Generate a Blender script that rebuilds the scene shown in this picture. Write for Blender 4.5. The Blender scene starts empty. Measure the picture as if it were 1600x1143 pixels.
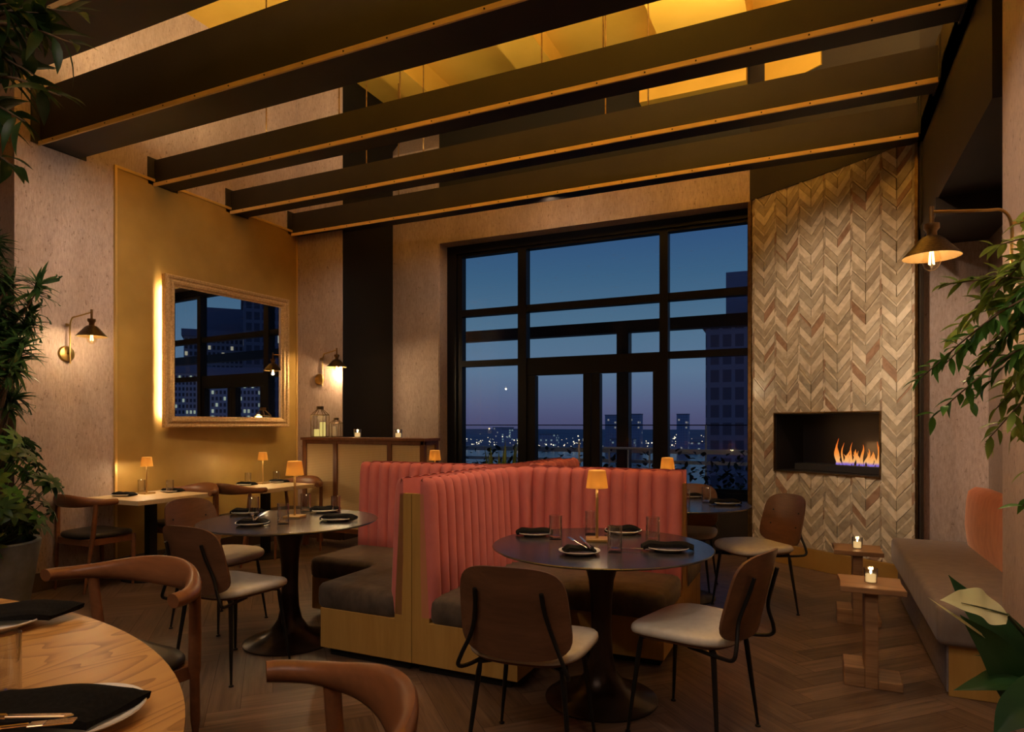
import bpy, bmesh, math, random
from mathutils import Vector, Matrix
random.seed(7)
PI=math.pi
scene=bpy.context.scene
COL=scene.collection
# ------------------------------------------------------------------ camera
F=1020.;HZ=663.;H=1.34
YAW=math.atan(473/1020.);S=math.sin(YAW);C=math.cos(YAW)
def ray(r,d,z): return Vector((r*C-d*S, r*S+d*C, z))
def at(u,v,d):                       # a point of the room seen at (u,v), d metres deep
    return ray((u-800.)/F*d, d, H-(v-HZ)/F*d)
def flat(u,v,z):                     # the point of the level z seen at (u,v)
    return at(u,v,(H-z)*F/(v-HZ))
cam=bpy.data.cameras.new('camera'); co=bpy.data.objects.new('camera',cam); COL.objects.link(co)
co.location=(0,0,H); co.rotation_euler=(PI/2,0,YAW)
cam.sensor_width=36; cam.lens=36*F/1600; cam.shift_y=(HZ-571.5)/1600; cam.clip_end=6000; cam.clip_start=.05
scene.camera=co
vs=scene.view_settings; vs.view_transform='Standard'; vs.look='None'; vs.gamma=1; vs.use_curve_mapping=False; vs.exposure=0.0
# ------------------------------------------------------------------ materials
def nmat(name):
    m=bpy.data.materials.new(name); m.use_nodes=True; nt=m.node_tree; nt.nodes.clear()
    out=nt.nodes.new('ShaderNodeOutputMaterial'); return m,nt,out
def N(nt,t,**k):
    n=nt.nodes.new(t)
    for a,b in k.items():
        if a.startswith('i_'): n.inputs[a[2:].replace('_',' ')].default_value=b
        else: setattr(n,a,b)
    return n
def L(nt,a,b): nt.links.new(a,b)
def rgba(c): return (c[0],c[1],c[2],1)
def ramp(nt,stops,interp='LINEAR'):
    r=nt.nodes.new('ShaderNodeValToRGB'); r.color_ramp.interpolation=interp
    e=r.color_ramp.elements
    while len(e)<len(stops): e.new(.5)
    for el,(p,c) in zip(e,stops): el.position=p; el.color=rgba(c)
    return r
def pbsdf(nt,out,col=None,rough=.5,metal=0.,spec=.5,**k):
    b=nt.nodes.new('ShaderNodeBsdfPrincipled')
    if col is not None: b.inputs['Base Color'].default_value=rgba(col)
    b.inputs['Roughness'].default_value=rough; b.inputs['Metallic'].default_value=metal
    b.inputs['Specular IOR Level'].default_value=spec
    for a,v in k.items(): b.inputs[a.replace('_',' ')].default_value=v
    L(nt,b.outputs[0],out.inputs[0]); return b
def coord(nt,scale=(1,1,1),kind='Object',rot=(0,0,0)):
    t=nt.nodes.new('ShaderNodeTexCoord'); m=nt.nodes.new('ShaderNodeMapping')
    m.inputs['Scale'].default_value=scale; m.inputs['Rotation'].default_value=rot
    L(nt,t.outputs[kind],m.inputs[0]); return m.outputs[0]
def bump(nt,h,b,strength=.3,dist=.01):
    n=nt.nodes.new('ShaderNodeBump'); n.inputs['Strength'].default_value=strength; n.inputs['Distance'].default_value=dist
    L(nt,h,n.inputs['Height']); L(nt,n.outputs[0],b.inputs['Normal'])
def noisy(name,c1,c2,scale=8,rough=.6,metal=0,stretch=(1,1,1),detail=4,bs=.0,bd=.005,spec=.5,lo=.35,hi=.65,**k):
    m,nt,out=nmat(name); b=pbsdf(nt,out,rough=rough,metal=metal,spec=spec,**k)
    n=N(nt,'ShaderNodeTexNoise',i_Scale=scale,i_Detail=detail); L(nt,coord(nt,stretch),n.inputs['Vector'])
    r=ramp(nt,[(lo,c1),(hi,c2)]); L(nt,n.outputs['Fac'],r.inputs[0]); L(nt,r.outputs[0],b.inputs['Base Color'])
    if bs: bump(nt,n.outputs['Fac'],b,bs,bd)
    return m
def plain(name,c,rough=.5,metal=0,spec=.5,**k):
    m,nt,out=nmat(name); pbsdf(nt,out,c,rough,metal,spec,**k); return m
def plaster_mat(name,c1,c2,c3):
    m,nt,out=nmat(name); b=pbsdf(nt,out,rough=.5,spec=.35)
    v=coord(nt,(1,1,.35))
    n=N(nt,'ShaderNodeTexNoise',i_Scale=2.2,i_Detail=6,i_Roughness=.6); L(nt,v,n.inputs['Vector'])
    r=ramp(nt,[(.3,c1),(.55,c2),(.75,c3)]); L(nt,n.outputs['Fac'],r.inputs[0])
    v2=coord(nt,(1,1,.55))
    p=N(nt,'ShaderNodeTexNoise',i_Scale=38,i_Detail=3,i_Roughness=.7); L(nt,v2,p.inputs['Vector'])
    pr=ramp(nt,[(.30,(.45,.40,.36)),(.40,(1,1,1))]); L(nt,p.outputs['Fac'],pr.inputs[0])
    mx=N(nt,'ShaderNodeMix',data_type='RGBA',blend_type='MULTIPLY'); mx.inputs['Factor'].default_value=.8
    L(nt,r.outputs[0],mx.inputs['A']); L(nt,pr.outputs[0],mx.inputs['B']); L(nt,mx.outputs['Result'],b.inputs['Base Color'])
    q=N(nt,'ShaderNodeTexNoise',i_Scale=90,i_Detail=4,i_Roughness=.75); L(nt,coord(nt,(1,1,.22)),q.inputs['Vector'])
    qr=ramp(nt,[(.32,(.74,.70,.67)),(.62,(1.1,1.1,1.1))]); L(nt,q.outputs['Fac'],qr.inputs[0])
    m2=N(nt,'ShaderNodeMix',data_type='RGBA',blend_type='MULTIPLY'); m2.inputs['Factor'].default_value=.85
    L(nt,mx.outputs['Result'],m2.inputs['A']); L(nt,qr.outputs[0],m2.inputs['B']); L(nt,m2.outputs['Result'],b.inputs['Base Color'])
    bump(nt,q.outputs['Fac'],b,.4,.006); return m
def wood_mat(name,c1,c2,rough=.45,axis=0,scale=1.,spec=.4,rings=10.):
    m,nt,out=nmat(name); b=pbsdf(nt,out,rough=rough,spec=spec)
    st=[9.,9.,9.]; st[axis]=.9
    v=coord(nt,[s*scale for s in st])
    n=N(nt,'ShaderNodeTexNoise',i_Scale=1.6,i_Detail=7,i_Roughness=.6,i_Distortion=.6); L(nt,v,n.inputs['Vector'])
    n2=N(nt,'ShaderNodeTexNoise',i_Scale=rings,i_Detail=3); L(nt,v,n2.inputs['Vector'])
    a=N(nt,'ShaderNodeMath',operation='MULTIPLY_ADD'); a.inputs[1].default_value=.35; L(nt,n2.outputs['Fac'],a.inputs[0]); L(nt,n.outputs['Fac'],a.inputs[2])
    r=ramp(nt,[(.45,c1),(.85,c2)]); L(nt,a.outputs[0],r.inputs[0]); L(nt,r.outputs[0],b.inputs['Base Color'])
    bump(nt,a.outputs[0],b,.08,.002); return m
def attr_wood(name,stops,rough=.5,spec=.4,grain=(30,2,2)):
    # colour by the per-board value, grain along the board's own u
    m,nt,out=nmat(name); b=pbsdf(nt,out,rough=rough,spec=spec)
    a=N(nt,'ShaderNodeAttribute',attribute_name='tone')
    r=ramp(nt,stops); L(nt,a.outputs['Fac'],r.inputs[0])
    uv=N(nt,'ShaderNodeUVMap',uv_map='board'); mp=nt.nodes.new('ShaderNodeMapping'); mp.inputs['Scale'].default_value=(2.2,34,1); L(nt,uv.outputs[0],mp.inputs[0])
    n=N(nt,'ShaderNodeTexNoise',i_Scale=1.,i_Detail=6,i_Roughness=.65,i_Distortion=.5); L(nt,mp.outputs[0],n.inputs['Vector'])
    g=ramp(nt,[(.3,(.45,.42,.4)),(.65,(1.15,1.12,1.1))]); L(nt,n.outputs['Fac'],g.inputs[0])
    mx=N(nt,'ShaderNodeMix',data_type='RGBA',blend_type='MULTIPLY'); mx.inputs['Factor'].default_value=1
    L(nt,r.outputs[0],mx.inputs['A']); L(nt,g.outputs[0],mx.inputs['B']); L(nt,mx.outputs['Result'],b.inputs['Base Color'])
    bump(nt,n.outputs['Fac'],b,.25,.003); return m
def emis(name,c,s):
    m,nt,out=nmat(name); e=N(nt,'ShaderNodeEmission'); e.inputs[0].default_value=rgba(c); e.inputs[1].default_value=s
    L(nt,e.outputs[0],out.inputs[0]); return m
def glass_mat(name,tint=(1,1,1),ior=1.45,rough=0.0,boost=1.0):
    # thin clear glass: see-through, mirror-like towards grazing angles
    m,nt,out=nmat(name)
    t=N(nt,'ShaderNodeBsdfTransparent'); t.inputs[0].default_value=rgba(tint)
    g=N(nt,'ShaderNodeBsdfGlossy'); g.inputs['Roughness'].default_value=rough
    f=N(nt,'ShaderNodeLayerWeight',i_Blend=.5)
    pw=N(nt,'ShaderNodeMath',operation='POWER'); pw.inputs[1].default_value=4. if boost<1.2 else 2.0; L(nt,f.outputs['Facing'],pw.inputs[0])
    mm=N(nt,'ShaderNodeMath',operation='MULTIPLY_ADD'); mm.inputs[1].default_value=.7*boost; mm.inputs[2].default_value=.045*boost; L(nt,pw.outputs[0],mm.inputs[0])
    x=N(nt,'ShaderNodeMixShader'); L(nt,mm.outputs[0],x.inputs[0]); L(nt,t.outputs[0],x.inputs[1]); L(nt,g.outputs[0],x.inputs[2])
    L(nt,x.outputs[0],out.inputs[0]); return m
def velvet_mat(name,c1,c2,sheen=.6,stint=(1,.6,.5)):
    m,nt,out=nmat(name); b=pbsdf(nt,out,rough=.75,spec=.2)
    b.inputs['Sheen Weight'].default_value=sheen; b.inputs['Sheen Roughness'].default_value=.35; b.inputs['Sheen Tint'].default_value=rgba(stint)
    n=N(nt,'ShaderNodeTexNoise',i_Scale=14,i_Detail=5,i_Roughness=.6); L(nt,coord(nt,(1,1,.6)),n.inputs['Vector'])
    r=ramp(nt,[(.3,c1),(.7,c2)]); L(nt,n.outputs['Fac'],r.inputs[0]); L(nt,r.outputs[0],b.inputs['Base Color']); return m
def facade_mat(name,wall,dark,lit,sx,sz,thr,strength,gap=.25):
    # window grid of a far tower: dark panes, a few of them lit from inside
    m,nt,out=nmat(name); b=pbsdf(nt,out,rough=.6,spec=.3)
    t=nt.nodes.new('ShaderNodeTexCoord'); sp=nt.nodes.new('ShaderNodeSeparateXYZ'); L(nt,t.outputs['Object'],sp.inputs[0])
    ad=N(nt,'ShaderNodeMath',operation='ADD'); L(nt,sp.outputs[0],ad.inputs[0]); L(nt,sp.outputs[1],ad.inputs[1])
    cells=[];masks=[]
    for src,sc in ((ad.outputs[0],sx),(sp.outputs[2],sz)):
        k=N(nt,'ShaderNodeMath',operation='DIVIDE'); L(nt,src,k.inputs[0]); k.inputs[1].default_value=sc
        fl=N(nt,'ShaderNodeMath',operation='FLOOR'); L(nt,k.outputs[0],fl.inputs[0]); cells.append(fl.outputs[0])
        fr=N(nt,'ShaderNodeMath',operation='FRACT'); L(nt,k.outputs[0],fr.inputs[0])
        g=N(nt,'ShaderNodeMath',operation='GREATER_THAN'); L(nt,fr.outputs[0],g.inputs[0]); g.inputs[1].default_value=gap; masks.append(g.outputs[0])
    cx=nt.nodes.new('ShaderNodeCombineXYZ'); L(nt,cells[0],cx.inputs[0]); L(nt,cells[1],cx.inputs[1])
    w=N(nt,'ShaderNodeTexWhiteNoise',noise_dimensions='2D'); L(nt,cx.outputs[0],w.inputs['Vector'])
    mk=N(nt,'ShaderNodeMath',operation='MULTIPLY'); L(nt,masks[0],mk.inputs[0]); L(nt,masks[1],mk.inputs[1])
    on=N(nt,'ShaderNodeMath',operation='GREATER_THAN'); L(nt,w.outputs['Value'],on.inputs[0]); on.inputs[1].default_value=thr
    em=N(nt,'ShaderNodeMath',operation='MULTIPLY'); L(nt,on.outputs[0],em.inputs[0]); L(nt,mk.outputs[0],em.inputs[1])
    es=N(nt,'ShaderNodeMath',operation='MULTIPLY'); L(nt,em.outputs[0],es.inputs[0])
    wr=N(nt,'ShaderNodeMath',operation='MULTIPLY'); L(nt,w.outputs['Value'],wr.inputs[0]); wr.inputs[1].default_value=strength; L(nt,wr.outputs[0],es.inputs[1])
    mx=N(nt,'ShaderNodeMix',data_type='RGBA'); L(nt,mk.outputs[0],mx.inputs['Factor']); mx.inputs['A'].default_value=rgba(wall); mx.inputs['B'].default_value=rgba(dark)
    L(nt,mx.outputs['Result'],b.inputs['Base Color'])
    b.inputs['Emission Color'].default_value=rgba(lit); L(nt,es.outputs[0],b.inputs['Emission Strength']); return m
M={}
M['plaster']=plaster_mat('plaster',(.36,.265,.215),(.46,.345,.285),(.55,.425,.36))
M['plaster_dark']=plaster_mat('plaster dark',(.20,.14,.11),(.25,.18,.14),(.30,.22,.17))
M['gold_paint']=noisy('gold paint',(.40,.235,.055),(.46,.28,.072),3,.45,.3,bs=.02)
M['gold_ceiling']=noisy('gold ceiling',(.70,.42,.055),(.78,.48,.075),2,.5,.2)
M['gold_trim']=plain('gold trim',(.78,.52,.17),.4,.6)
M['bronze']=noisy('dark bronze',(.017,.012,.009),(.023,.0165,.012),4,.55,.0)
M['black']=plain('black paint',(.009,.008,.007),.55,0,.3)
M['frame']=plain('window frame black',(.007,.007,.009),.45,0,.2)
M['brass_strip']=noisy('brass strip',(.86,.60,.27),(.94,.68,.34),6,.5,.1)
M['brass']=noisy('aged brass',(.48,.32,.10),(.62,.43,.16),18,.32,1.)
M['brass_dark']=noisy('antique brass',(.16,.10,.045),(.26,.17,.08),22,.38,1.)
M['screw']=plain('dark screw',(.05,.035,.02),.5,.6)
M['gilt']=noisy('gilt wood',(.44,.27,.11),(.66,.43,.20),70,.40,.35,(1,1,1),4,.06,.002)
M['mirror']=plain('mirror',(.85,.87,.9),.0,1.)
M['oak']=wood_mat('amber oak veneer',(.36,.19,.045),(.44,.25,.065),.5,2,.6)
M['oak_light']=wood_mat('pale oak top',(.60,.43,.23),(.72,.54,.31),.45,0)
m,nt,out=nmat('honey oak'); b=pbsdf(nt,out,rough=.36,spec=.4)
n1=N(nt,'ShaderNodeTexNoise',i_Scale=1.,i_Detail=1.5,i_Roughness=.4,i_Distortion=.3); L(nt,coord(nt,(5.2,1.15,1),'Object',(0,0,.75)),n1.inputs['Vector'])
mu=N(nt,'ShaderNodeMath',operation='MULTIPLY'); mu.inputs[1].default_value=15.; L(nt,n1.outputs['Fac'],mu.inputs[0]); fr=N(nt,'ShaderNodeMath',operation='FRACT'); L(nt,mu.outputs[0],fr.inputs[0])
ns=N(nt,'ShaderNodeTexNoise',i_Scale=3.,i_Detail=6); L(nt,coord(nt,(42,1.6,1),'Object',(0,0,.75)),ns.inputs['Vector'])
ad=N(nt,'ShaderNodeMath',operation='MULTIPLY_ADD'); ad.inputs[1].default_value=.45; L(nt,ns.outputs['Fac'],ad.inputs[0]); L(nt,fr.outputs[0],ad.inputs[2])
r=ramp(nt,[(.15,(.25,.105,.026)),(.42,(.46,.24,.072)),(.95,(.52,.285,.090)),(1.,(.40,.19,.05))]); sc_=N(nt,'ShaderNodeMath',operation='MULTIPLY'); sc_.inputs[1].default_value=.78; L(nt,ad.outputs[0],sc_.inputs[0]); L(nt,sc_.outputs[0],r.inputs[0]); L(nt,r.outputs[0],b.inputs['Base Color']); bump(nt,ns.outputs['Fac'],b,.08,.002)
M['oak_table']=m
M['walnut']=wood_mat('walnut',(.10,.045,.022),(.16,.073,.036),.4,0)
M['teak']=wood_mat('reddish walnut',(.14,.052,.021),(.22,.083,.033),.33,0,.8)
M['frame_wood']=wood_mat('mahogany frame',(.13,.045,.017),(.20,.075,.03),.4,2)
M['cane']=None
M['velvet']=velvet_mat('coral velvet',(.54,.145,.122),(.60,.172,.145),.3,(1,.7,.65))
M['velvet_rust']=velvet_mat('rust velvet',(.36,.11,.055),(.50,.17,.09),.5,(1,.6,.4))
M['seat_fabric']=velvet_mat('dark taupe velvet',(.060,.044,.033),(.115,.085,.062),.25,(.8,.7,.6))
M['bench_fabric']=velvet_mat('taupe bench fabric',(.155,.118,.10),(.20,.155,.13),.2,(.9,.8,.8))
M['bench_front']=noisy('bench front grey',(.15,.125,.125),(.19,.16,.16),40,.8)
M['leather_black']=noisy('black leather',(.018,.015,.013),(.030,.026,.022),60,.4,0,bs=.1,bd=.001)
M['seat_grey']=noisy('pale grey leather',(.52,.47,.39),(.58,.53,.44),30,.45,0,bs=.05,bd=.001)
M['steel_black']=plain('black steel',(.012,.011,.010),.35,.3)
M['table_dark']=noisy('dark bronze table top',(.085,.074,.074),(.105,.092,.090),14,.24,.7)
M['pedestal']=plain('dark bronze pedestal',(.045,.028,.020),.28,.6)
M['ceramic']=plain('white ceramic',(.78,.73,.66),.25)
M['napkin']=noisy('charcoal linen',(.008,.0075,.0075),(.013,.0122,.012),120,.9,0,bs=.3,bd=.001,spec=.08)
M['cutlery']=plain('champagne steel',(.85,.66,.40),.22,1.)
M['silver']=plain('steel cutlery',(.80,.78,.74),.2,1.)
M['glass']=glass_mat('drinking glass',(.985,.985,.99),1.5,0,1.9)
M['pane']=glass_mat('window glass',(.93,.96,.97),1.45,0,.55)
M['wax']=plain('candle wax',(.85,.74,.52),.5,Subsurface_Weight=.0)
M['wax_lit']=emis('glowing wax',(1.,.62,.24),.9)
M['wax_led']=emis('glowing pillar candle',(1.,.72,.20),.75)
M['flame_small']=emis('candle flame',(1.,.72,.38),14)
M['bulb']=emis('bulb filament',(1.,.62,.24),9)
M['bulb_glass']=glass_mat('bulb glass',(1.,.93,.8),1.4)
M['led']=emis('warm led strip',(1.,.72,.42),5)
M['concrete']=noisy('grey concrete',(.125,.135,.145),(.175,.19,.205),9,.8,0,bs=.1)
M['soil']=noisy('soil',(.02,.014,.01),(.04,.03,.02),60,.95,0,bs=.5,bd=.01)
M['leaf_dark']=noisy('dark leaf',(.018,.050,.014),(.045,.100,.028),12,.36)
M['leaf_mid']=noisy('green leaf',(.045,.14,.022),(.10,.24,.045),10,.35)
M['leaf_olive']=noisy('olive leaf',(.13,.20,.03),(.32,.40,.075),7,.4)
M['leaf_lily']=noisy('lily leaf',(.014,.045,.016),(.026,.078,.024),6,.45)
M['spathe']=noisy('lily flower',(.72,.70,.34),(.85,.80,.48),6,.5,0,(1,1,1))
for k_ in ('leaf_dark','leaf_mid','leaf_olive','leaf_lily','spathe'):
    nt=M[k_].node_tree; out=[n for n in nt.nodes if n.type=='OUTPUT_MATERIAL'][0]; pb=[n for n in nt.nodes if n.type=='BSDF_PRINCIPLED'][0]; rp=[n for n in nt.nodes if n.type=='VALTORGB'][0]
    tl=nt.nodes.new('ShaderNodeBsdfTranslucent'); L(nt,rp.outputs[0],tl.inputs[0]); mxs=nt.nodes.new('ShaderNodeMixShader'); mxs.inputs[0].default_value=.35
    L(nt,pb.outputs[0],mxs.inputs[1]); L(nt,tl.outputs[0],mxs.inputs[2]); L(nt,mxs.outputs[0],out.inputs[0])
M['bark']=noisy('bark',(.10,.065,.04),(.16,.11,.07),30,.8,0,bs=.3)
M['stem']=plain('green stem',(.06,.08,.03),.5)
M['floor']=attr_wood('herringbone floor',[(0,(.085,.053,.036)),(.5,(.120,.076,.052)),(1,(.165,.108,.075))],.42)
M['grout']=plain('floor joint',(.05,.032,.022),.8)
M['base_board']=plain('baseboard bronze',(.10,.062,.030),.45,.3)
M['hearth_gold']=noisy('hearth gold base',(.40,.22,.05),(.48,.27,.07),3,.4,.4)
M['firebox']=plain('firebox black',(.018,.016,.016),.35)
M['firebox_back']=plain('firebox back',(.05,.047,.05),.18,.2)
M['burner']=plain('burner steel',(.05,.05,.055),.4,.7)
M['deck']=noisy('terrace deck',(.05,.05,.055),(.08,.08,.09),5,.6)
M['rail']=plain('grey rail',(.42,.44,.48),.4,.1)
M['city_ground']=noisy('far shore',(.20,.19,.26),(.30,.29,.36),.01,.9)  # purple dusk haze is put into the ground colour
M['water']=noisy('river water',(.03,.035,.05),(.05,.055,.075),.02,.22,0,bs=.02)
# ------------------------------------------------------------------ shape helpers
def finish(bm,name,mat,parent=None,smooth=False,angle=40):
    me=bpy.data.meshes.new(name); bm.normal_update(); bm.to_mesh(me); bm.free()
    o=bpy.data.objects.new(name,me); COL.objects.link(o)
    if mat is not None:
        for mm in (mat if isinstance(mat,(list,tuple)) else [mat]): me.materials.append(mm)
    if smooth:
        me.polygons.foreach_set('use_smooth',[True]*len(me.polygons))
        if angle: me.set_sharp_from_angle(angle=math.radians(angle))
    if parent is not None: o.parent=parent
    return o
def tag(o,label=None,cat=None,group=None,kind=None):
    if label: o['label']=label
    if cat: o['category']=cat
    if group: o['group']=group
    if kind: o['kind']=kind
    return o
def struct(o): o['kind']='structure'; return o
def empty(name,loc=(0,0,0),rz=0.):
    o=bpy.data.objects.new(name,None); o.empty_display_size=.1; COL.objects.link(o); o.location=loc; o.rotation_euler=(0,0,rz); return o
def clone(root,loc=None,rz=None,label=None,group=None):
    def rec(o,par):
        c=o.copy(); COL.objects.link(c); c.parent=par
        for ch in kids(o): rec(ch,c)
        return c
    r=rec(root,None)
    if loc is not None: r.location=loc
    if rz is not None: r.rotation_euler=(0,0,rz)
    if label: r['label']=label
    if group: r['group']=group
    return r
_kids={}
def kids(o): return [c for c in list(COL.objects) if c.parent==o]
def B(): return bmesh.new()
def box(bm,x0,y0,z0,x1,y1,z1,bev=0.,seg=2,mi=0,mtx=None):
    vs=[bm.verts.new((x,y,z)) for z in (z0,z1) for y in (y0,y1) for x in (x0,x1)]
    fs=[(0,2,3,1),(4,5,7,6),(0,1,5,4),(1,3,7,5),(3,2,6,7),(2,0,4,6)]
    fa=[bm.faces.new([vs[i] for i in f]) for f in fs]
    for f in fa: f.material_index=mi
    if bev>0:
        es=list({e for f in fa for e in f.edges})
        r=bmesh.ops.bevel(bm,geom=es+vs,offset=bev,segments=seg,profile=.5,affect='EDGES')
        vs=list({v for f in r['faces'] for v in f.verts}|{v for v in vs if v.is_valid})
    if mtx is not None: bmesh.ops.transform(bm,matrix=mtx,verts=[v for v in vs if v.is_valid])
    return vs
def prism(bm,pts,z0,z1,bev=0.,seg=2,mi=0):
    a=[bm.verts.new((p[0],p[1],z0)) for p in pts]; b=[bm.verts.new((p[0],p[1],z1)) for p in pts]
    n=len(pts); fa=[bm.faces.new(a[::-1]),bm.faces.new(b)]
    for i in range(n): fa.append(bm.faces.new([a[i],a[(i+1)%n],b[(i+1)%n],b[i]]))
    for f in fa: f.material_index=mi
    if bev>0:
        es=list({e for f in fa[:2] for e in f.edges})
        bmesh.ops.bevel(bm,geom=es,offset=bev,segments=seg,profile=.5,affect='EDGES')
    return fa
def lathe(bm,prof,seg=24,c=(0,0,0),cap=True,mi=0):
    rows=[]
    for r,z in prof:
        if r<1e-6: rows.append([bm.verts.new((c[0],c[1],c[2]+z))])
        else: rows.append([bm.verts.new((c[0]+r*math.cos(2*PI*i/seg),c[1]+r*math.sin(2*PI*i/seg),c[2]+z)) for i in range(seg)])
    for a,b in zip(rows,rows[1:]):
        for i in range(seg):
            j=(i+1)%seg
            if len(a)==1 and len(b)==1: continue
            if len(a)==1: f=bm.faces.new([a[0],b[j],b[i]])
            elif len(b)==1: f=bm.faces.new([a[i],a[j],b[0]])
            else: f=bm.faces.new([a[i],a[j],b[j],b[i]])
            f.material_index=mi
    if cap:
        for row,rev in ((rows[0],True),(rows[-1],False)):
            if len(row)>2:
                f=bm.faces.new(row[::-1] if rev else row); f.material_index=mi
def frames(pts):
    pts=[Vector(p) for p in pts]; T=[]
    for i in range(len(pts)):
        a=pts[max(0,i-1)]; b=pts[min(len(pts)-1,i+1)]; T.append((b-a).normalized())
    up=Vector((0,0,1)) if abs(T[0].z)<.9 else Vector((1,0,0))
    n=(up-T[0]*up.dot(T[0])).normalized(); out=[]
    for p,t in zip(pts,T):
        n=(n-t*n.dot(t)); n=n.normalized() if n.length>1e-6 else Vector((1,0,0)); out.append((p,t,n,t.cross(n)))
    return out
def tube(bm,pts,rad,seg=10,mi=0,cap=True):
    rr=rad if isinstance(rad,(list,tuple)) else [rad]*len(pts); rows=[]
    for (p,t,n,b),r in zip(frames(pts),rr):
        rows.append([bm.verts.new(p+n*(r*math.cos(2*PI*i/seg))+b*(r*math.sin(2*PI*i/seg))) for i in range(seg)])
    for a,c in zip(rows,rows[1:]):
        for i in range(seg):
            f=bm.faces.new([a[i],a[(i+1)%seg],c[(i+1)%seg],c[i]]); f.material_index=mi
    if cap:
        bm.faces.new(rows[0][::-1]).material_index=mi; bm.faces.new(rows[-1]).material_index=mi
def bez(ctrl,n=16):
    # Catmull-Rom through the control points
    P=[Vector(c) for c in ctrl]; P=[P[0]*2-P[1]]+P+[P[-1]*2-P[-2]]; out=[]
    m=len(P)-3
    for k in range(m):
        a,b,c,d=P[k:k+4]
        for i in range(n):
            t=i/n; out.append(.5*((2*b)+(c-a)*t+(2*a-5*b+4*c-d)*t*t+(3*b-a-3*c+d)*t**3))
    out.append(P[-2]); return out
def grid(bm,rows,closed=False,mi=0):
    V=[[bm.verts.new(p) for p in r] for r in rows]
    for a,b in zip(V,V[1:]):
        n=len(a)
        for i in range(n if closed else n-1):
            f=bm.faces.new([a[i],a[(i+1)%n],b[(i+1)%n],b[i]]); f.material_index=mi
    return V
def sbox(name,x0,y0,z0,x1,y1,z1,mat,parent=None,bev=0.):
    bm=B(); box(bm,x0,y0,z0,x1,y1,z1,bev); return finish(bm,name,mat,parent)
def light(name,kind,loc,energy,col=(1,.7,.4),size=.05,rot=(0,0,0),**k):
    l=bpy.data.lights.new(name,kind); l.energy=energy; l.color=col
    if kind=='AREA':
        l.shape='RECTANGLE'; l.size=size[0]; l.size_y=size[1]
    elif kind!='SUN': l.shadow_soft_size=size
    for a,v in k.items(): setattr(l,a,v)
    o=bpy.data.objects.new(name,l); COL.objects.link(o); o.location=loc; o.rotation_euler=rot; return o
WARM=(1.,.60,.27)
# ------------------------------------------------------------------ floor: herringbone boards at 45 degrees
def floor():
    bm=B(); tone=bm.faces.layers.float.new('tone'); uv=bm.loops.layers.uv.new('board')
    w,l,g=.145,.87,.0012; R=Matrix.Rotation(PI/4,3,'Z'); rnd=random.Random(3)
    def board(x,y,dx,dy,horiz):
        p=[(x+g,y+g),(x+dx-g,y+g),(x+dx-g,y+dy-g),(x+g,y+dy-g)]
        q=[R@Vector((a,b,0)) for a,b in p]
        cx=sum(v.x for v in q)/4; cy=sum(v.y for v in q)/4
        if not(-7.2<cx<3.4 and -3.4<cy<8): return
        q=[Vector((min(max(v.x,-7.5),3.6),min(max(v.y,-3.7),7.3),0)) for v in q]
        try: f=bm.faces.new([bm.verts.new(v) for v in q])
        except ValueError: return
        f[tone]=rnd.random(); o=rnd.random()*40
        us=[(0,0),(1,0),(1,1),(0,1)] if horiz else [(0,0),(0,1),(1,1),(1,0)]
        for lp,(a,b) in zip(f.loops,us): lp[uv].uv=(a*l+o,b*w+o)
    for i in range(-110,111):
        for j in range(-14,15):
            x=i*w+j*l; y=i*w-j*l
            board(x,y,l,w,True); board(x+l,y+w-l,w,l,False)
    o=finish(bm,'floor',M['floor']); me=o.data
    # face attribute 'tone' is read by the material; below the boards lies the dark screed
    return struct(o)
floor()
struct(sbox('floor',-7.5,-3.7,-.2,3.6,7.3,-.002,M['grout']))
# ------------------------------------------------------------------ walls
XL=-5.67; YW=7.05; ZB=3.61; ZC=5.43
def wall(name,parts,mat,parent=None):
    bm=B()
    for p in parts: box(bm,*p)
    return struct(finish(bm,name,mat,parent))
wall('wall_left',[(XL-.3,2.99,0,XL,6.35,ZC)],M['plaster'])
wall('wall_far_left',[(-7.5,2.6,0,-6.1,2.99,ZC),(-7.5,-3.7,0,-7.2,2.99,ZC)],M['plaster_dark'])
wall('wall_corner',[(XL-.3,6.05,0,-4.98,6.35,ZC)],M['plaster'])
wall('wall_return',[(-5.3,6.36,0,-5.036,7.06,ZC),(-5.036,6.06,0,-4.978,7.05,ZC)],M['black'])
FX0,FX1=-4.288,-.587
wall('wall_back',[(-5.3,YW,0,FX0,YW+.33,4.83),(FX0,YW,ZB,FX1,YW+.33,4.05)],M['plaster'])
# the strip of plaster that leans back above the return, dark soffit beside it
bm=B(); a=[Vector((-5.036,7.05,4.83)),Vector((FX0,7.05,4.83)),Vector((FX0,7.62,ZC+.05)),Vector((-5.036,7.62,ZC+.05))]
bm.faces.new([bm.verts.new(p) for p in a]); bm.faces.new([bm.verts.new(p+Vector((0,.15,0))) for p in a[::-1]])
struct(finish(bm,'trim_1',M['plaster']))
wall('wall_upper_return',[(-5.3,7.40,4.83,FX0+.01,8.0,ZC),(-5.3,7.06,4.83,-5.036,7.5,ZC)],M['black'])
wall('wall_upper_back',[(FX0,YW+.02,4.05,1.5,YW+.33,ZC)],M['black'])
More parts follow.
